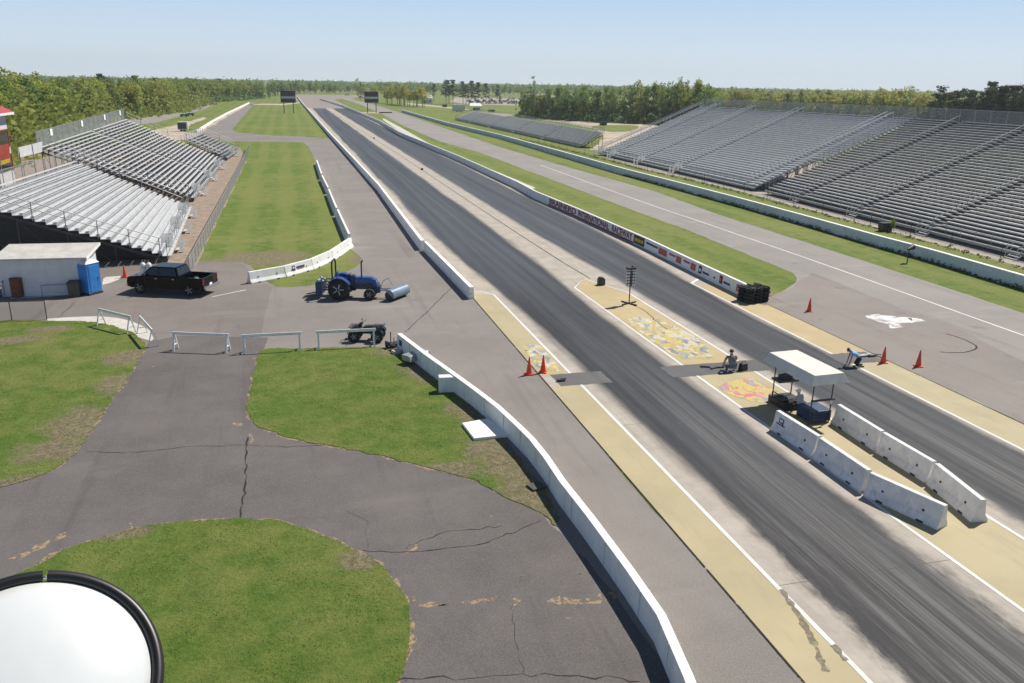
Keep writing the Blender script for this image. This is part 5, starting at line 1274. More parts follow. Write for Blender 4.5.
# ------------------------------------------------------------------ shed, toilet, bins
a, b = gp(3, 297), gp(88, 294.5); d = b - a; rz = math.atan2(d.y, d.x); ln = d.length
t_ = thing('shed', 'low white shed with a sloping pale roof beside the left bleacher', 'shed', (a.x, a.y, .012), rz)
dp = 2.9; z0, z1 = 2.45, 2.75
k = MB(); vs = [(0, 0, 0), (ln, 0, 0), (ln, dp, 0), (0, dp, 0), (0, 0, z0), (ln, 0, z0), (ln, dp, z1), (0, dp, z1)]
k.add(vs, [(3, 2, 1, 0), (4, 5, 6, 7), (0, 1, 5, 4), (1, 2, 6, 5), (2, 3, 7, 6), (3, 0, 4, 7)]); k.build('wall', M['siding'], t_)
k = MB(); ov = .28; sl_ = (z1 - z0) / dp
rv = [(-ov, -ov, z0 - ov * sl_), (ln + ov, -ov, z0 - ov * sl_), (ln + ov, dp + ov, z1 + ov * sl_), (-ov, dp + ov, z1 + ov * sl_)]
k.add([(x, y, z + .012) for x, y, z in rv] + [(x, y, z + .13) for x, y, z in rv], [(3, 2, 1, 0), (4, 5, 6, 7), (0, 1, 5, 4), (1, 2, 6, 5), (2, 3, 7, 6), (3, 0, 4, 7)]); k.build('roof', M['roofing'], t_, .01)
k = MB(); k.box((ln + ov + .02, dp / 2, (z0 + z1) / 2 + .06), (.03, dp + 2 * ov, .0)); 
k = MB(); vs = [(ln + ov + .003, -ov - .02, z0 - .08), (ln + ov + .003, dp + ov, z1 - .02), (ln + ov + .003, dp + ov, z1 + .16), (ln + ov + .003, -ov - .02, z0 + .10)]
k.add(vs + [(x + .03, y, z) for x, y, z in vs], [(0, 1, 2, 3), (7, 6, 5, 4), (0, 4, 5, 1), (1, 5, 6, 2), (2, 6, 7, 3), (3, 7, 4, 0)]); k.build('bargeboard', M['white'], t_)
k = MB()
for z in np.arange(.3, z0 - .1, .30): k.box((ln / 2, -.006, z), (ln - .02, .012, .014))
k.build('siding_joint', M['siding'], t_)
k = MB(); k.box((ln + .012, 1.5, 1.02), (.03, .95, 2.0)); dr = k.build('door', M['signwhite'], t_, .01)
k = MB(); k.ell((ln + .05, 1.15, 1.0), (.04, .04, .04), 5); k.build('handle', M['dark_steel'], dr)
# portable toilet
g = gp(96.5, 295.2); rz = math.radians(52)
t_ = thing('portable_toilet', 'blue plastic portable toilet with white roof at the shed corner', 'toilet', (g.x - .50, g.y + .62, .012), rz)
k = MB(); k.box((0, 0, .07), (1.12, 1.16, .14)); k.build('base', M['dark_steel'], t_, .02)
k = MB(); k.box((0, 0, 1.10), (1.06, 1.10, 1.98)); bd = k.build('cabin', M['potty'], t_, .03)
k = MB()
for s in (-1, 1):
    for q in np.linspace(-.38, .38, 5): k.box((s * .535, q, 1.15), (.02, .05, 1.7)); 
for q in np.linspace(-.36, .36, 5): k.box((q, .555, 1.15), (.05, .02, 1.7)); k.box((q, -.555, 1.15), (.05, .02, 1.7)) if abs(q) > .3 else None
k.build('ribs', M['potty'], bd)
k = MB(); k.box((0, -.56, 1.06), (.72, .03, 1.80)); dr = k.build('door', M['potty'], t_, .02)
k = MB(); k.box((.28, -.585, 1.05), (.06, .02, .16)); k.build('handle', M['dark_steel'], dr)
k = MB(); k.frustum((-.57, .57, -.59, .59), 2.08, (-.36, .36, -.42, .42), 2.32); k.build('roof', M['offwhite'], t_, .03)
k = MB(); k.tube((.3, .35, 2.1), (.3, .35, 2.5), .05); k.build('vent_pipe', M['offwhite'], t_)
g = gp(17, 298); t_ = thing('rusty_drum', 'rusty brown barrel in front of the left end of the white shed', 'barrel', (g.x, g.y + .3, .012))
k = MB(); k.lathe([(.36, 0), (.375, .03), (.365, .1), (.37, .38), (.385, .42), (.37, .46), (.37, .78), (.385, .82), (.37, .86), (.37, 1.16), (.385, 1.2)], (0, 0, 0), 'Z', 24); k.build('barrel', M['rust'], t_)
k = MB(); k.lathe([(.39, 0), (.39, .05), (.30, .09)], (0, 0, 1.19), 'Z', 24); k.build('lid', M['rust'], t_)
g = gp(75, 297.5); t_ = thing('waste_bin', 'dull olive grey bin between the shed wall and blue toilet', 'bin', (g.x - .05, g.y + .35, .012))
k = MB(); k.frustum((-.32, .32, -.3, .3), 0, (-.36, .36, -.34, .34), .95); k.build('bin', M['olive'], t_, .03)
k = MB(); k.frustum((-.39, .39, -.37, .37), .95, (-.30, .30, -.28, .28), 1.05); k.build('lid', M['olive'], t_, .02)
a, b = gp(43, 296.5), gp(70, 295.8); t_ = thing('pipe_rail', 'thin pipe rail standing before the white shed wall', 'rail', ((a.x + b.x) / 2, (a.y + b.y) / 2, .012)); hl = (b - a).length / 2
k = MB(); k.path([(-hl, 0, 0), (-hl, 0, .75), (hl, 0, .75), (hl, 0, 0)], .03, 6); k.build('pipe', M['steel'], t_)
g = gp(4, 298); t_ = thing('stair_ramp', 'blue grey metal steps with rails at the left end of the shed', 'steps', (g.x - .6, g.y + .3, .012), .1)
k = MB()
for j in range(5): k.box((0, .28 * j, .2 + .2 * j), (1.2, .28, .05))
k.build('step', M['greyblue'], t_)
for s in (-1, 1): k = MB(); k.path([(s * .6, -.2, 0), (s * .6, -.2, 1.0), (s * .6, 1.3, 2.0), (s * .6, 1.3, 0)], .035, 6); k.path([(s * .6, -.2, .5), (s * .6, 1.3, 1.5)], .03, 6); k.build('handrail', M['greyblue'], t_)
for px, lb in ((142.5, 'left one of two white gas bottles behind the pickup hood'), (148.5, 'right one of two white gas bottles behind the pickup hood')):
    g = gp(px, 283); t_ = thing('gas_bottle', lb, 'gas bottle', (g.x, g.y + .9, .012), 0, 'white gas bottles')
    k = MB(); k.lathe([(.19, 0), (.20, .05), (.20, 1.1), (.15, 1.24), (.06, 1.28)], (0, 0, 0), 'Z', 18); k.build('tank', M['offwhite'], t_)
    k = MB(); k.tube((0, 0, 1.26), (0, 0, 1.42), .04); k.build('valve', M['steel'], t_)

# ------------------------------------------------------------------ foreground round lamp back on its pole
r = ray(34, 683); c = Vector((0, 0, CAMH)) + Vector((r[0], r[1], r[2])).normalized() * 2.15
nz = (Vector((0, 0, CAMH)) - c).normalized(); nz = (nz * .80 + Vector((.10, -.05, .6))).normalized()
t_ = thing('round_dish', 'white round dish with black rubber rim on a pole in the near left corner', 'dish', c)
q = nz.to_track_quat('Z', 'Y').to_matrix()
def tl(k):
    k.v = [tuple(q @ Vector(p)) for p in k.v]; return k
rad = .243
k = MB(); k.lathe([(.001, .045), (.05, .044), (.10, .039), (.15, .029), (.195, .016), (rad - .012, 0), (rad - .012, -.05), (.17, -.10), (.05, -.12)], (0, 0, 0), 'Z', 64); tl(k).build('dish', mat('satin white enamel', (.66, .68, .69), .30, 0, .03, 3), t_)
k = MB(); n_ = 160; m_ = 10; vs = []; gap = 0
for i in range(n_ - gap):
    a = 2 * PI * (i + 1) / n_ + 1.22
    for j in range(m_):
        b = 2 * PI * j / m_; vs.append(((rad + .0135 * math.cos(b)) * math.cos(a), (rad + .0135 * math.cos(b)) * math.sin(a), .0135 * math.sin(b)))
k.add(vs, [(i * m_ + j, (i + 1) * m_ + j, (i + 1) * m_ + (j + 1) % m_, i * m_ + (j + 1) % m_) for i in range(n_ - gap - 1) for j in range(m_)], 0, True)
k.add(vs, [tuple(range(m_)), tuple(range((n_ - gap - 1) * m_, (n_ - gap) * m_))]); tl(k).build('rubber_rim', mat('black rubber trim', (.012, .011, .013), .38, 0, .2, 6), t_)
k = MB(); a = 1.22; k.ell(((rad - .006) * math.cos(a + .01), (rad - .006) * math.sin(a + .01), .006), (.007, .005, .005), 6); tl(k).build('clip', M['chrome'], t_)
k = MB(); k.tube((0, 0, -.15), (0, -.0, -c.z), .045, None, 12); k.build('pole', M['steel'], t_)
# ------------------------------------------------------------------ trees
def leaf_cloud(clumps, per, size, rnd, flat=1.0):
    k = MB()
    for (c, r) in clumps:
        for _ in range(per):
            d = Vector((rnd.gauss(0, 1), rnd.gauss(0, 1), rnd.gauss(0, 1) * flat)); d = d.normalized() * r * rnd.random() ** .4; d.z *= flat
            p = c + d; a = Vector((rnd.gauss(0, 1), rnd.gauss(0, 1), rnd.gauss(0, .7))).normalized(); b = a.orthogonal().normalized()
            s = size * rnd.uniform(.6, 1.3); a2 = a * s; b2 = (b * math.cos(rnd.random() * 6) + a.cross(b) * math.sin(rnd.random() * 6)).normalized() * s * .8
            k.add([p - a2 * .6, p + b2 * .5, p + a2 * .6, p - b2 * .5], [(0, 1, 2, 3)])
    return k
def trunk_mesh(h, r, limbs, rnd, lean=.3):
    k = MB(); pts = [Vector((0, 0, -.2))]; n = 5
    for i in range(1, n + 1): pts.append(Vector((rnd.gauss(0, lean) * i / n, rnd.gauss(0, lean) * i / n, h * i / n)))
    for i in range(n): k.tube(pts[i], pts[i + 1], r * (1 - .8 * i / n), r * (1 - .8 * (i + 1) / n), 6)
    for e in limbs:
        z = min(h * .95, max(h * .25, e.z * .62)); i = min(n - 1, int(z / h * n)); s = pts[i].lerp(pts[i + 1], z / h * n - i)
        k.tube(s, e, r * .34, r * .08, 5)
    return k
def make_tree(kind, seed):
    rnd = random.Random(seed); cl = []
    if kind == 'oak':
        H_, rx, cz, rz_ = 15, 4.2 * rnd.uniform(.85, 1.15), 9.3, 5.2
        for i in range(34):
            d = Vector((rnd.gauss(0, 1), rnd.gauss(0, 1), rnd.gauss(0, 1))).normalized(); q = rnd.uniform(.45, 1.0)
            cl.append((Vector((d.x * rx * q, d.y * rx * q, cz + d.z * rz_ * q)), rnd.uniform(.9, 1.75)))
        lv, tr = leaf_cloud(cl, 30, .62, rnd, .8), trunk_mesh(11, .26, [c for c, r in cl[::3]], rnd)
    elif kind == 'poplar':
        H_, rx, cz, rz_ = 15, 2.3 * rnd.uniform(.8, 1.25), 8.2, 6.6
        for i in range(30):
            t_ = rnd.uniform(-1, 1); w_ = (1 - t_ * t_) ** .5 * (1.1 if t_ < 0 else .8); g = rnd.uniform(0, 6.28); q = rnd.uniform(.2, 1)
            cl.append((Vector((math.cos(g) * rx * w_ * q, math.sin(g) * rx * w_ * q, cz + t_ * rz_)), rnd.uniform(.7, 1.3)))
        lv, tr = leaf_cloud(cl, 26, .52, rnd, 1.0), trunk_mesh(13, .18, [c for c, r in cl[::3]], rnd)
    elif kind == 'sparse':
        for i in range(22):
            t_ = rnd.uniform(-.9, 1); g = rnd.uniform(0, 6.28); q = rnd.uniform(.2, 1) * (1 - .5 * abs(t_))
            cl.append((Vector((math.cos(g) * 2.4 * q, math.sin(g) * 2.4 * q, 9 + t_ * 6)), rnd.uniform(.5, 1.1)))
        lv, tr = leaf_cloud(cl, 16, .42, rnd, 1.0), trunk_mesh(14, .16, [c for c, r in cl[::2]], rnd)
    else:                                            # pine: bare stem, ragged layered top
        for i in range(40):
            t_ = rnd.random(); g = rnd.uniform(0, 6.28); w_ = 3.0 * (1 - t_ * .72) * rnd.uniform(.3, 1.1)
            cl.append((Vector((math.cos(g) * w_, math.sin(g) * w_, 5.2 + t_ * 9.4)), rnd.uniform(.7, 1.2)))
        lv, tr = leaf_cloud(cl, 30, .46, rnd, .55), trunk_mesh(14.6, .20, [c for c, r in cl[::2]], rnd, .15)
    return lv.mesh('crown', [M['bark']], False), tr.mesh('trunk', M['bark'])
TREES = {kd: [make_tree(kd, 40 + i * 7 + len(kd)) for i in range(n_)] for kd, n_ in (('oak', 6), ('poplar', 5), ('sparse', 3), ('pine', 5))}
TCACHE = {}
def tree(x, y, h, kind, leaf, label, group):
    i = RND.randrange(len(TREES[kind])); crown, trunk = TREES[kind][i]; key = (kind, i, leaf)
    if key not in TCACHE:
        c = crown.copy(); c.materials.clear(); c.materials.append(M[leaf]); TCACHE[key] = c
    nm = {'oak': 'leafy_tree', 'poplar': 'slender_tree', 'sparse': 'thin_tree', 'pine': 'pine_tree'}[kind]
    t_ = thing(nm, label, 'tree', (x, y, 0), RND.uniform(0, 6.28), group); s_ = h / 15.0
    t_.scale = (s_ * RND.uniform(.9, 1.15), s_ * RND.uniform(.9, 1.15), s_)
    for n_, me in (('crown', TCACHE[key]), ('trunk', trunk)):
        o = bpy.data.objects.new(n_, me); COL.objects.link(o); o.parent = t_
    return t_
def belt(line, spacing, rows, gap, picks, label, group, var=.10, jx=1.5, wide=1.0):
    """line of (px, base row, top row); picks [(weight, kind, leaf)]"""
    pts = [(gp(px, py), height_to(px, py, ty)) for px, py, ty in line]; n_ = 0
    for r_ in range(rows):
        for (a, ha), (b, hb) in zip(pts, pts[1:]):
            m_ = max(1, int((b - a).length / spacing))
            for j in range(m_):
                f = (j + RND.uniform(.1, .9)) / m_; p = a.lerp(b, f); h = (ha + (hb - ha) * f)
                d = Vector((p.x, p.y, 0)).normalized(); p = p + d * (gap * r_ + RND.uniform(-.4, .4) * gap) + Vector((RND.gauss(0, jx), 0, 0))
                hh = h * RND.uniform(1 - var * 1.6, 1 + var * .7)
                w_ = RND.random() * sum(q[0] for q in picks)
                for wt, kind, leaf in picks:
                    w_ -= wt
                    if w_ <= 0: break
                tree(p.x, p.y, hh, kind, leaf, label, group); n_ += 1
    print(group, n_, [round(h, 1) for _, h in pts])
belt([(-70, 190, 62), (0, 150, 69), (30, 139, 74), (60, 129, 77), (100, 120.5, 77.5), (130, 117, 78.5), (160, 113, 79), (200, 104, 79.5), (230, 100.3, 80.5), (262, 98.3, 82.5)], 5.6, 3, 6, [(6, 'oak', 'leaf_a'), (3, 'oak', 'leaf_b'), (2, 'poplar', 'leaf_b'), (1, 'oak', 'leaf_c')],
     'spring green tree in the long wood behind the left bleachers and roads', 'trees of the left wood')
belt([(100, 116, 75.5), (150, 109, 77.5), (200, 101, 79), (240, 98, 80.5)], 22, 1, 3, [(1, 'pine', 'needle')], 'dark pine rising above the left wood', 'pines above the left wood')
belt([(262, 97.5, 83), (300, 94.2, 83.2), (350, 94, 83.5), (430, 95, 84), (520, 96.5, 86)], 8.5, 2, 8, [(4, 'oak', 'leaf_b'), (3, 'oak', 'leaf_a'), (2, 'pine', 'needle'), (2, 'poplar', 'leaf_b')],
     'small distant tree in the wood across the far end of the strip', 'trees beyond the end of the strip', .12)
belt([(386, 103.5, 85), (398, 105, 84.5), (410, 106.5, 85), (427, 107.8, 86)], 6.5, 2, 9, [(1, 'oak', 'leaf_c')], 'yellow green oak in the grove right of the far scoreboard', 'oaks of the grove by the return road', .1)
belt([(352, 100, 85), (375, 101, 84.5)], 7, 1, 6, [(2, 'oak', 'leaf_c'), (1, 'oak', 'leaf_a')], 'yellow green tree behind the right scoreboard', 'trees behind the right scoreboard')
for px, py, ty in ((446, 104.5, 78), (449, 104, 80), (453, 104, 79.5), (463, 105, 81), (466, 104.5, 83), (471, 105, 80.5), (478, 105, 82), (486, 104, 83), (497, 103.5, 84.5), (434, 101.5, 84)):
    g = gp(px, py); tree(g.x, g.y, height_to(px, py, ty), 'pine', 'needle', 'tall dark pine standing in the field before the far car park', 'pines in the field')
belt([(522, 117, 92), (545, 119, 89), (575, 120.5, 88), (600, 122, 88), (632, 123, 84), (660, 124, 81.5), (690, 126, 81), (708, 128, 84)], 3.6, 4, 4.5, [(6, 'poplar', 'leaf_b'), (2, 'poplar', 'leaf_a'), (1, 'sparse', 'leaf_b'), (1, 'oak', 'leaf_b')],
     'green poplar like tree in the dense belt behind the low far bleacher', 'trees of the belt between the right stands', .13, .8)
g = gp(533, 117.5); tree(g.x, g.y, height_to(533, 117.5, 77), 'sparse', 'leaf_b', 'tallest thin tree at the left end of the belt behind the low bleacher', None)
g = gp(597, 121.8); tree(g.x, g.y, height_to(597, 121.8, 92), 'pine', 'needle', 'single dark pine in front of the green belt, above the dark dumpster', None)
belt([(690, 115, 89), (735, 116.5, 86), (770, 118, 90.5), (815, 120, 87.5), (840, 121, 92), (870, 123, 88), (895, 124, 86.5), (925, 126, 92), (940, 127, 94)], 5.0, 3, 6, [(5, 'oak', 'leaf_c'), (1, 'oak', 'leaf_a'), (1, 'poplar', 'leaf_b')],
     'yellow green oak crown showing over the top fence of the right grandstands', 'oaks behind the right grandstands', .09)
belt([(922, 140, 93), (940, 141, 87), (960, 142, 89), (975, 143, 85), (1000, 145, 81.5), (1024, 147, 83), (1070, 151, 82)], 2.9, 4, 4, [(1, 'pine', 'needle')], 'dark pine in the stand of pines behind the near right grandstand', 'pines behind the near right grandstand', .10, .8)
# far wooded ridge: one mass
rnd = random.Random(5); k = MB()
for i in range(2600):
    yy = rnd.uniform(940, 1900); xx = rnd.uniform(-.85, 1.15) * yy; c = Vector((xx, yy, rnd.uniform(2.5, 8)))
    if abs(xx + .02 * yy) < 8: continue
    for _ in range(26):
        p = c + Vector((rnd.gauss(0, 3.2), rnd.gauss(0, 3), rnd.gauss(0, 2.2))); a = Vector((rnd.gauss(0, 1), rnd.gauss(0, .4), rnd.gauss(0, 1))).normalized() * 1.5; b = Vector((rnd.gauss(0, 1), rnd.gauss(0, .4), rnd.gauss(0, 1))).normalized() * 1.3
        k.add([p - a, p + b, p + a, p - b], [(0, 1, 2, 3)])
tag(k.build('far_forest', M['leaf_b'], None, recalc=False), 'continuous dark wooded ridge along the whole horizon', 'forest', None, 'stuff')
# undergrowth filling the edge of the woods, weeds along the walls
def weeds(name, label, pts, n_, wd, hmax, size, m='shrub'):
    k = MB(); rnd = random.Random(len(label)); L_ = [(a, b, (b - a).length) for a, b in zip(pts, pts[1:])]; tot = sum(q[2] for q in L_)
    for a, b, l_ in L_:
        for _ in range(int(n_ * l_ / tot)):
            p = a.lerp(b, rnd.random()); p = p + Vector((rnd.gauss(0, wd), rnd.gauss(0, wd), 0)); hh = hmax * rnd.random() ** 2
            for _ in range(5):
                q = p + Vector((rnd.gauss(0, size), rnd.gauss(0, size), rnd.uniform(0, hh))); d = Vector((rnd.gauss(0, 1), rnd.gauss(0, 1), rnd.gauss(0, 1))).normalized() * size; e = d.orthogonal() * .6
                k.add([q - d, q + e, q + d, q - e], [(0, 1, 2, 3)])
    return tag(k.build(name, M[m], None, recalc=False), label, 'undergrowth', None, 'stuff')
weeds('undergrowth', 'low undergrowth along the edge of the left wood', G((-60, 176), (0, 147), (30, 137), (60, 128), (100, 119.5), (130, 116), (160, 112), (200, 103.5), (262, 98)), 900, 2.0, 5, 1.0, 'leaf_b')
weeds('undergrowth', 'dark shrubs along the foot of the poplar belt', G((522, 117.5), (560, 120), (600, 122), (650, 124), (700, 128)), 500, 1.2, 4, .8, 'leaf_b')
weeds('undergrowth', 'low green understorey between the trunks of the oaks behind the right stands', [p + p.normalized() * 22 for p in G((690, 115), (770, 118), (840, 121), (895, 124), (940, 127), (1000, 131), (1070, 136))], 4200, 4, 12, 1.3, 'leaf_a')
weeds('undergrowth', 'leafy understorey inside the poplar belt', [p + p.normalized() * 12 for p in G((524, 117.5), (560, 120), (600, 122), (650, 124), (700, 128))], 1500, 2.0, 8, .9, 'leaf_b')
weeds('weeds', 'weeds growing along the foot of the pale blue wall', [p + Vector((-.35, 0, 0)) for p in bw[4:]], 900, .10, .42, .09)
weeds('weeds', 'long grass along the wire fence of the right stands', G(*fb), 700, .22, .4, .10)

# ------------------------------------------------------------------ scoreboards
def scoreboard(px, py, lb):
    g = gp(px, py); t_ = thing('scoreboard', lb, 'scoreboard', (g.x, g.y, 0))
    wd, zb, zt = 6.1, 4.3, 8.9
    for s in (-1, 1): k = MB(); k.box((s * 1.9, .2, zb / 2 + .2), (.35, .35, zb + .4)); k.build('leg', M['dark_steel'], t_)
    k = MB(); k.box((0, .2, (zb + zt) / 2), (wd, .8, zt - zb)); k.build('cabinet', M['black'], t_, .04)
    k = MB(); k.box((0, -.215, zb + 2.15), (wd - .3, .03, 1.0)); bnd = k.build('name_band', M['steel'], t_)
    k = MB()
    for i in range(7): k.box((-2.3 + i * .76, -.24, zb + 2.15), (.42, .02, .5))
    k.build('band_marks', M['offwhite'], bnd)
    for z in (zb + 1.0, zb + 3.4):
        k = MB(); k.box((0, -.215, z), (wd - .5, .03, 1.15)); k.build('number_window', M['glass'], t_)
    k = MB(); k.box((0, .2, zt + .12), (wd + .3, .9, .2)); k.build('top_cap', M['dkblue'], t_)
scoreboard(289, 113.3, 'black scoreboard on two legs on the grass left of the strip'); scoreboard(372, 112.8, 'black scoreboard on two legs right of the strip before the oak grove')

# ------------------------------------------------------------------ buildings and far things
def house(name, label, cat, g, rz, ln, dp, hw, hr, wall='siding', roof='roofing', windows=2, gable=True, doors=1):
    t_ = thing(name, label, cat, (g.x, g.y, 0), rz)
    k = MB(); k.box((0, dp / 2, hw / 2), (ln, dp, hw)); k.build('wall', M[wall], t_)
    k = MB(); o_ = .35
    if gable: k.prism([(-ln / 2 - o_, hw + .003), (ln / 2 + o_, hw + .003), (ln / 2 + o_, hw + .12), (-ln / 2 - o_, hw + .12)], -o_, dp + o_)
    if gable:
        vs = [(-ln / 2 - o_, -o_, hw + .12), (ln / 2 + o_, -o_, hw + .12), (ln / 2 + o_, dp + o_, hw + .12), (-ln / 2 - o_, dp + o_, hw + .12), (-ln / 2 - o_, dp / 2, hw + hr), (ln / 2 + o_, dp / 2, hw + hr)]
        k.add(vs, [(0, 1, 5, 4), (2, 3, 4, 5), (0, 4, 3), (1, 2, 5)])
    else: k.box((0, dp / 2, hw + hr / 2), (ln + .5, dp + .5, hr))
    k.build('roof', M[roof], t_)
    for i in range(windows):
        x = -ln / 2 + ln * (i + .7) / (windows + .4); k = MB(); k.box((x, -.02, hw * .55), (1.0, .04, .9)); f_ = k.build('window', M['glass'], t_)
        k = MB(); k.box((x, -.035, hw * .55 - .5), (1.2, .06, .08)); k.box((x, -.035, hw * .55 + .5), (1.2, .06, .08)); k.build('frame', M['offwhite'], f_)
    if doors: k = MB(); k.box((-ln / 2 + .7, -.02, 1.0), (.9, .04, 2.0)); k.build('door', M['dark_steel'], t_)
    return t_
# control building at the left frame edge
cY = 118; cpt = atY(6.0, 121, cY + 6); roofz = atY(9, 116.5, cY).z
t_ = thing('control_building', 'white building with a red roof at the left edge behind the nearest bleacher', 'building', (cpt.x - 5, cY, 0))
k = MB(); k.box((0, 3, roofz / 2), (10, 6, roofz)); k.build('wall', M['siding'], t_)
k = MB(); k.box((.3, 3, roofz + .15), (11.2, 7.4, .3)); k.build('fascia', M['signwhite'], t_)
k = MB(); k.frustum((-5.3, 5.9, -.7, 6.7), roofz + .303, (-4.5, 5.0, .5, 5.5), roofz + 1.0); k.build('roof', M['roofred'], t_)
for z in (roofz - 2.9, roofz - 6.0):
    k = MB(); k.box((5.03, 3, z), (.06, 5.2, 1.9)); f_ = k.build('window', M['glass'], t_)
    k = MB(); k.box((5.05, 5.75, z), (.10, .2, 2.2)); k.box((5.05, 3, z + 1.05), (.10, 5.5, .14)); k.build('frame', M['roofred'], f_)
    k = MB(); k.box((1.5, -.03, z), (6.0, .06, 1.9)); f_ = k.build('window', M['glass'], t_)
    k = MB(); k.box((4.62, -.05, z), (.16, .10, 2.2)); k.box((1.5, -.05, z + 1.05), (6.4, .10, .14)); k.build('frame', M['roofred'], f_)
def board(name, label, cat, corners, Y, m, dY=4.0):
    P = [atY(px, py, Y + (0 if i_ in (0, 3) else dY)) for i_, (px, py) in enumerate(corners)]; c = sum(P, Vector()) / 4
    t_ = thing(name, label, cat, (c.x, Y, 0)); L_ = [p - Vector((c.x, Y, 0)) for p in P]; k = MB(); d = Vector((0, .08, 0))
    k.add(L_ + [p + d for p in L_], [(0, 1, 2, 3), (7, 6, 5, 4), (0, 4, 5, 1), (1, 5, 6, 2), (2, 6, 7, 3), (3, 7, 4, 0)]); k.build('panel', M[m], t_)
    for p in (L_[0], L_[1]): k = MB(); k.tube((p.x, .12, -.05), (p.x, .12, p.z), .05, None, 8); k.build('post', M['steel'], t_)
    return t_, L_
board('sign_board', 'blank white board on posts behind the top of the nearest bleacher', 'sign', [(18, 147.5), (42, 141.5), (42, 152), (18.5, 158)], 97, 'signwhite')
t_, L_ = board('banner', 'red banner with a yellow foot left of the blank white board', 'banner', [(-16, 148), (9, 143.5), (10, 158), (-16, 166)], 101, 'redpanel')
k = MB(); a, b, c_, d_ = L_
k.quad(d_ + Vector((0, -.01, 0)), c_ + Vector((0, -.01, 0)), c_ + Vector((0, -.01, -.45)), d_ + Vector((0, -.01, -.45))); k.build('yellow_foot', M['yellow'], t_)
k = MB(); q = lambda u, v: a.lerp(b, u).lerp(d_.lerp(c_, u), v) + Vector((0, -.012, 0)); k.quad(q(.5, .3), q(.9, .3), q(.82, .55), q(.42, .55)); k.quad(q(.3, .65), q(.75, .65), q(.7, .8), q(.25, .8)); k.build('swoosh', M['offwhite'], t_)
# left trailer, machines
def trailer(name, label, px, py, ln, hh, dp, m, rz=0, wheels=True, front=None):
    g = gp(px, py); t_ = thing(name, label, 'trailer', (g.x, g.y, 0), rz)
    k = MB(); k.box((0, dp / 2, hh / 2 + .45), (ln, dp, hh)); k.build('box', M[m], t_, .04)
    if front: k = MB(); k.box((-ln * .05, -.02, hh * .5 + .4), (ln * .8, .05, hh * .75)); k.build('door', M[front], t_)
    if wheels:
        for x in (-ln * .15, ln * .15): k = MB(); k.lathe([(.3, -.1), (.34, 0), (.3, .1)], (x, .12, .34), 'Y', 14); k.build('wheel', M['rubber'], t_)
    k = MB(); k.tube((ln / 2, dp / 2, .5), (ln / 2 + 1.0, dp / 2, .45), .05); k.build('tow_bar', M['dark_steel'], t_)
    return t_
trailer('cargo_trailer', 'white box trailer with a dark open side beyond the left bleachers', 183, 131.5, 2.6, 2.1, 2.0, 'offwhite', 0, True, 'dark_steel')
g = gp(155, 114.5); t_ = thing('open_shelter', 'dark flat roofed shelter at the edge of the left wood', 'shelter', (g.x, g.y, 0), .15)
k = MB(); k.box((0, 1, 2.3), (6.5, 2.6, .25)); k.build('roof', M['dark_steel'], t_)
for x in (-2.8, 2.8):
    for y in (.1, 1.9): k = MB(); k.box((x, y, 1.1), (.15, .15, 2.2)); k.build('post', M['dark_steel'], t_)
k = MB(); k.box((.2, 1.2, .6), (2.0, 1.2, 1.2)); k.build('counter', M['rust'], t_)
for px, py, lb in ((184, 116.8, 'green utility buggy left one of two on the far left road'), (190.5, 115.8, 'green utility buggy right one of two on the far left road')):
    g = gp(px, py); t_ = thing('utility_buggy', lb, 'buggy', (g.x, g.y, .01), .3, 'green buggies')
    for x in (-.85, .85):
        for s in (-.55, .55): k = MB(); k.lathe([(.26, -.1), (.3, 0), (.26, .1)], (x, s, .3), 'Y', 12); k.build('wheel', M['rubber'], t_)
    k = MB(); k.frustum((-1.3, 1.35, -.65, .65), .4, (-1.3, 1.1, -.6, .6), .95); k.build('body', M['green'], t_, .05)
    k = MB()
    for x in (-.25, .75):
        for s in (-.55, .55): k.tube((x, s, .9), (x * .8, s, 1.75), .04)
    k.box((.2, 0, 1.78), (1.2, 1.2, .06)); k.build('roof_frame', M['green'], t_)
def car(px, py, rz, colr, lb, grp, sc=1.0):
    g = gp(px, py); t_ = thing('parked_car', lb, 'car', (g.x, g.y, .01), rz, grp)
    k = MB(); k.prism([(-2.2, .35), (2.2, .35), (2.25, .75), (1.3, .92), (-2.2, .95)], -.88, .88); k.build('body', M[colr], t_, .08)
    k = MB(); k.frustum((-1.9, 1.1, -.82, .82), .93, (-1.5, .35, -.66, .66), 1.48); k.build('cabin', M['glass'], t_, .05)
    for x in (-1.35, 1.35):
        for s in (-.8, .8): k = MB(); k.lathe([(.28, -.1), (.32, 0), (.28, .1)], (x, s, .32), 'Y', 10); k.build('wheel', M['rubber'], t_)
    return t_
cols = ['offwhite', 'paintblack', 'steel', 'offwhite', 'redpanel', 'dkblue', 'alu', 'offwhite']
protos = [car(470, 100, 0, c_, 'tiny %s parked car in the far car park beyond the pines' % n_, 'cars in the far car park') for c_, n_ in (('offwhite', 'white'), ('paintblack', 'black'), ('steel', 'grey'), ('dkblue', 'dark blue'), ('redpanel', 'red'))]
for i, o in enumerate(protos): g = gp(476 + i * 8, 101.5); o.location = (g.x, g.y, .01); o.rotation_euler[2] = 1.2
for i in range(46):
    px = RND.uniform(468, 524); py = RND.choice((99.2, 100.6, 102.2, 103.8)) + (px - 495) * .018; g = gp(px, py)
    dup(RND.choice(protos[:1] + protos[2:3] if RND.random() < .85 else protos), (g.x, g.y, .01), 1.2 + RND.gauss(0, .1))
house('long_building', 'long pale building with a grey roof half hidden behind the poplar belt', 'building', gp(552, 104.5), 0, 34, 14, 4.5, 2.5, 'wall2', 'roofing', 5)
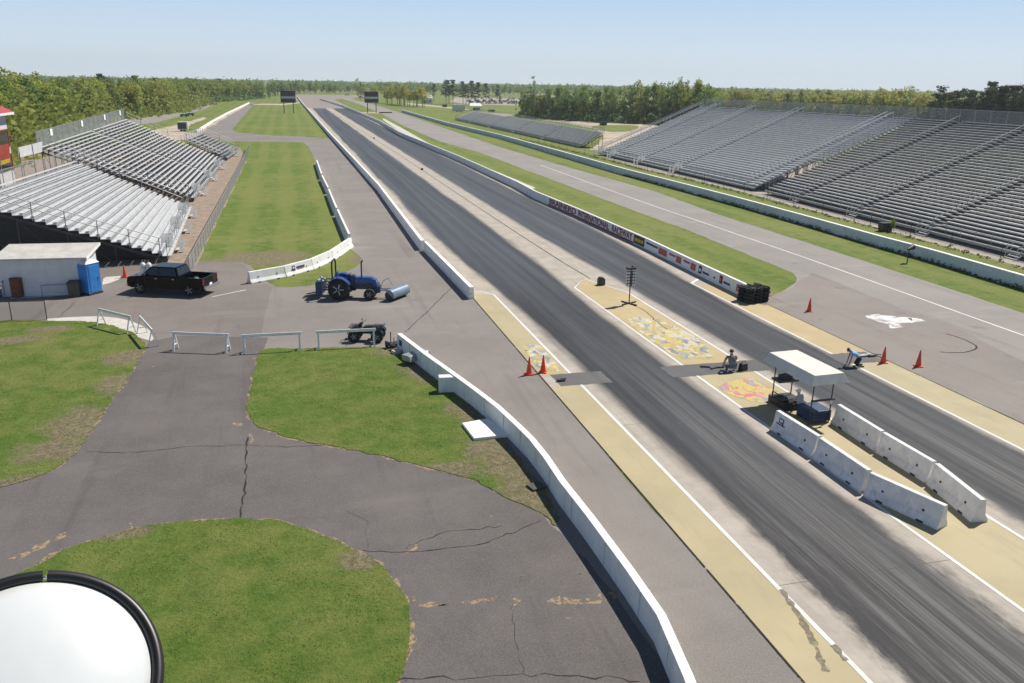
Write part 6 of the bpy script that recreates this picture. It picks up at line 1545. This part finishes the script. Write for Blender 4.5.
house('small_house', 'small white house with a pale roof beside the oak grove', 'house', gp(428, 103.5), .1, 6, 6, 3.2, 2.2, 'siding', 'steel', 2)
t_ = trailer('cargo_trailer', 'pale grey box trailer left of the white tent at the end of the low bleacher', 459, 112, 6.0, 2.9, 3.0, 'wall2', -.1)
g = gp(476, 110.5); t_ = thing('tent', 'white peaked tent roof on posts by the grey trailer', 'tent', (g.x, g.y, 0))
k = MB(); k.frustum((-3.4, 3.4, 0, 5), 2.3, (-2.6, 2.6, 2.2, 2.8), 3.6); k.build('roof', M['signwhite'], t_)
for x in (-3.2, 3.2):
    for y in (.15, 4.85): k = MB(); k.tube((x, y, 0), (x, y, 2.35), .06); k.build('post', M['steel'], t_)
k = MB(); k.box((.8, 2.5, .7), (3.5, 1.6, 1.4)); k.build('counter', M['dark_steel'], t_)
def dumpster(px, py, lb, ln=2.4, hh=1.3, dp=1.6):
    g = gp(px, py); t_ = thing('dumpster', lb, 'dumpster', (g.x, g.y, .01), .05)
    k = MB(); k.prism([(-ln / 2 + .15, 0), (ln / 2 - .15, 0), (ln / 2, hh), (-ln / 2, hh)], 0, dp); k.build('bin', M['dark_steel'], t_, .03)
    k = MB(); k.box((-ln / 4, dp / 2, hh + .05), (ln / 2 - .04, dp, .06)); k.box((ln / 4, dp / 2, hh + .05), (ln / 2 - .04, dp, .06)); k.build('lid', M['black'], t_)
    k = MB()
    for x in (-ln * .3, 0, ln * .3): k.box((x, -.03, hh * .5), (.08, .05, hh * .9))
    k.build('rib', M['dark_steel'], t_)
dumpster(604, 125.5, 'dark dumpster on the sandy yard between the right stands'); dumpster(445, 107.2, 'dark dumpster in the field left of the grey trailer', 2.6); dumpster(492, 112, 'dark low dumpster at the back of the low far bleacher', 3.0, 1.0)
dumpster(887.5, 231.8, 'dark green bin by the wire fence in front of the near grandstand', 1.3, .8, .8)
car(347, 95.6, 0, 'offwhite', 'white vehicle parked at the far end of the strip', None); car(361, 98.2, .3, 'steel', 'grey vehicle on the return road near the far end', None); car(214.5, 103.8, 1.2, 'steel', 'grey vehicle on the far left road at the wood edge', None)
g = gp(907, 263); t_ = thing('horn_speaker', 'dark horn loudspeaker on a short post behind the blue wall', 'loudspeaker', (g.x, g.y, 0), .4)
k = MB(); k.tube((0, 0, -.05), (0, 0, 1.15), .05, None, 8); k.build('post', M['dark_steel'], t_)
k = MB(); k.tube((-.25, 0, 1.2), (.55, 0, 1.32), .08, .26, 14); k.build('horn', M['dark_steel'], t_)
g = gp(891.5, 232); t_ = thing('bush', 'small dark bush beside the dark green bin', 'bush', (g.x, g.y, 0))
leaf_cloud([(Vector((RND.gauss(0, .12), RND.gauss(0, .12), .5 + RND.random() * .7)), .28) for _ in range(9)], 40, .10, RND).build('leaves', M['leaf_b'], t_, recalc=False)
k = MB(); k.tube((0, 0, -.05), (0, 0, .7), .03, .015, 5); k.build('stem', M['bark'], t_)

# ------------------------------------------------------------------ thin spring haze
k = MB(); k.box((300, 950, 24), (3600, 2100, 52))
hz = k.build('haze', None); hz.data.materials.clear()
hm = bpy.data.materials.new('haze air'); hm.use_nodes = True; ht = hm.node_tree; ht.nodes.clear()
ho = ht.nodes.new('ShaderNodeOutputMaterial'); hv = ht.nodes.new('ShaderNodeVolumePrincipled'); ht.links.new(hv.outputs[0], ho.inputs['Volume'])
hv.inputs['Color'].default_value = (.86, .92, .98, 1); hv.inputs['Density'].default_value = .00018; hv.inputs['Anisotropy'].default_value = .3
hz.data.materials.append(hm); hz['kind'] = 'stuff'

weeds('undergrowth', 'dark understorey between the pine trunks behind the near right grandstand', [p + p.normalized() * 14 for p in G((922, 140), (960, 142), (1000, 145), (1070, 151))], 1500, 2.5, 9, .9, 'needle')

weeds('undergrowth', 'leafy lower growth filling the left wood between its trunks', [p + p.normalized() * 9 for p in G((-70, 190), (0, 150), (30, 139), (60, 129), (100, 120.5), (130, 117), (160, 113), (200, 104))], 9000, 3.5, 13, .55, 'leaf_a')
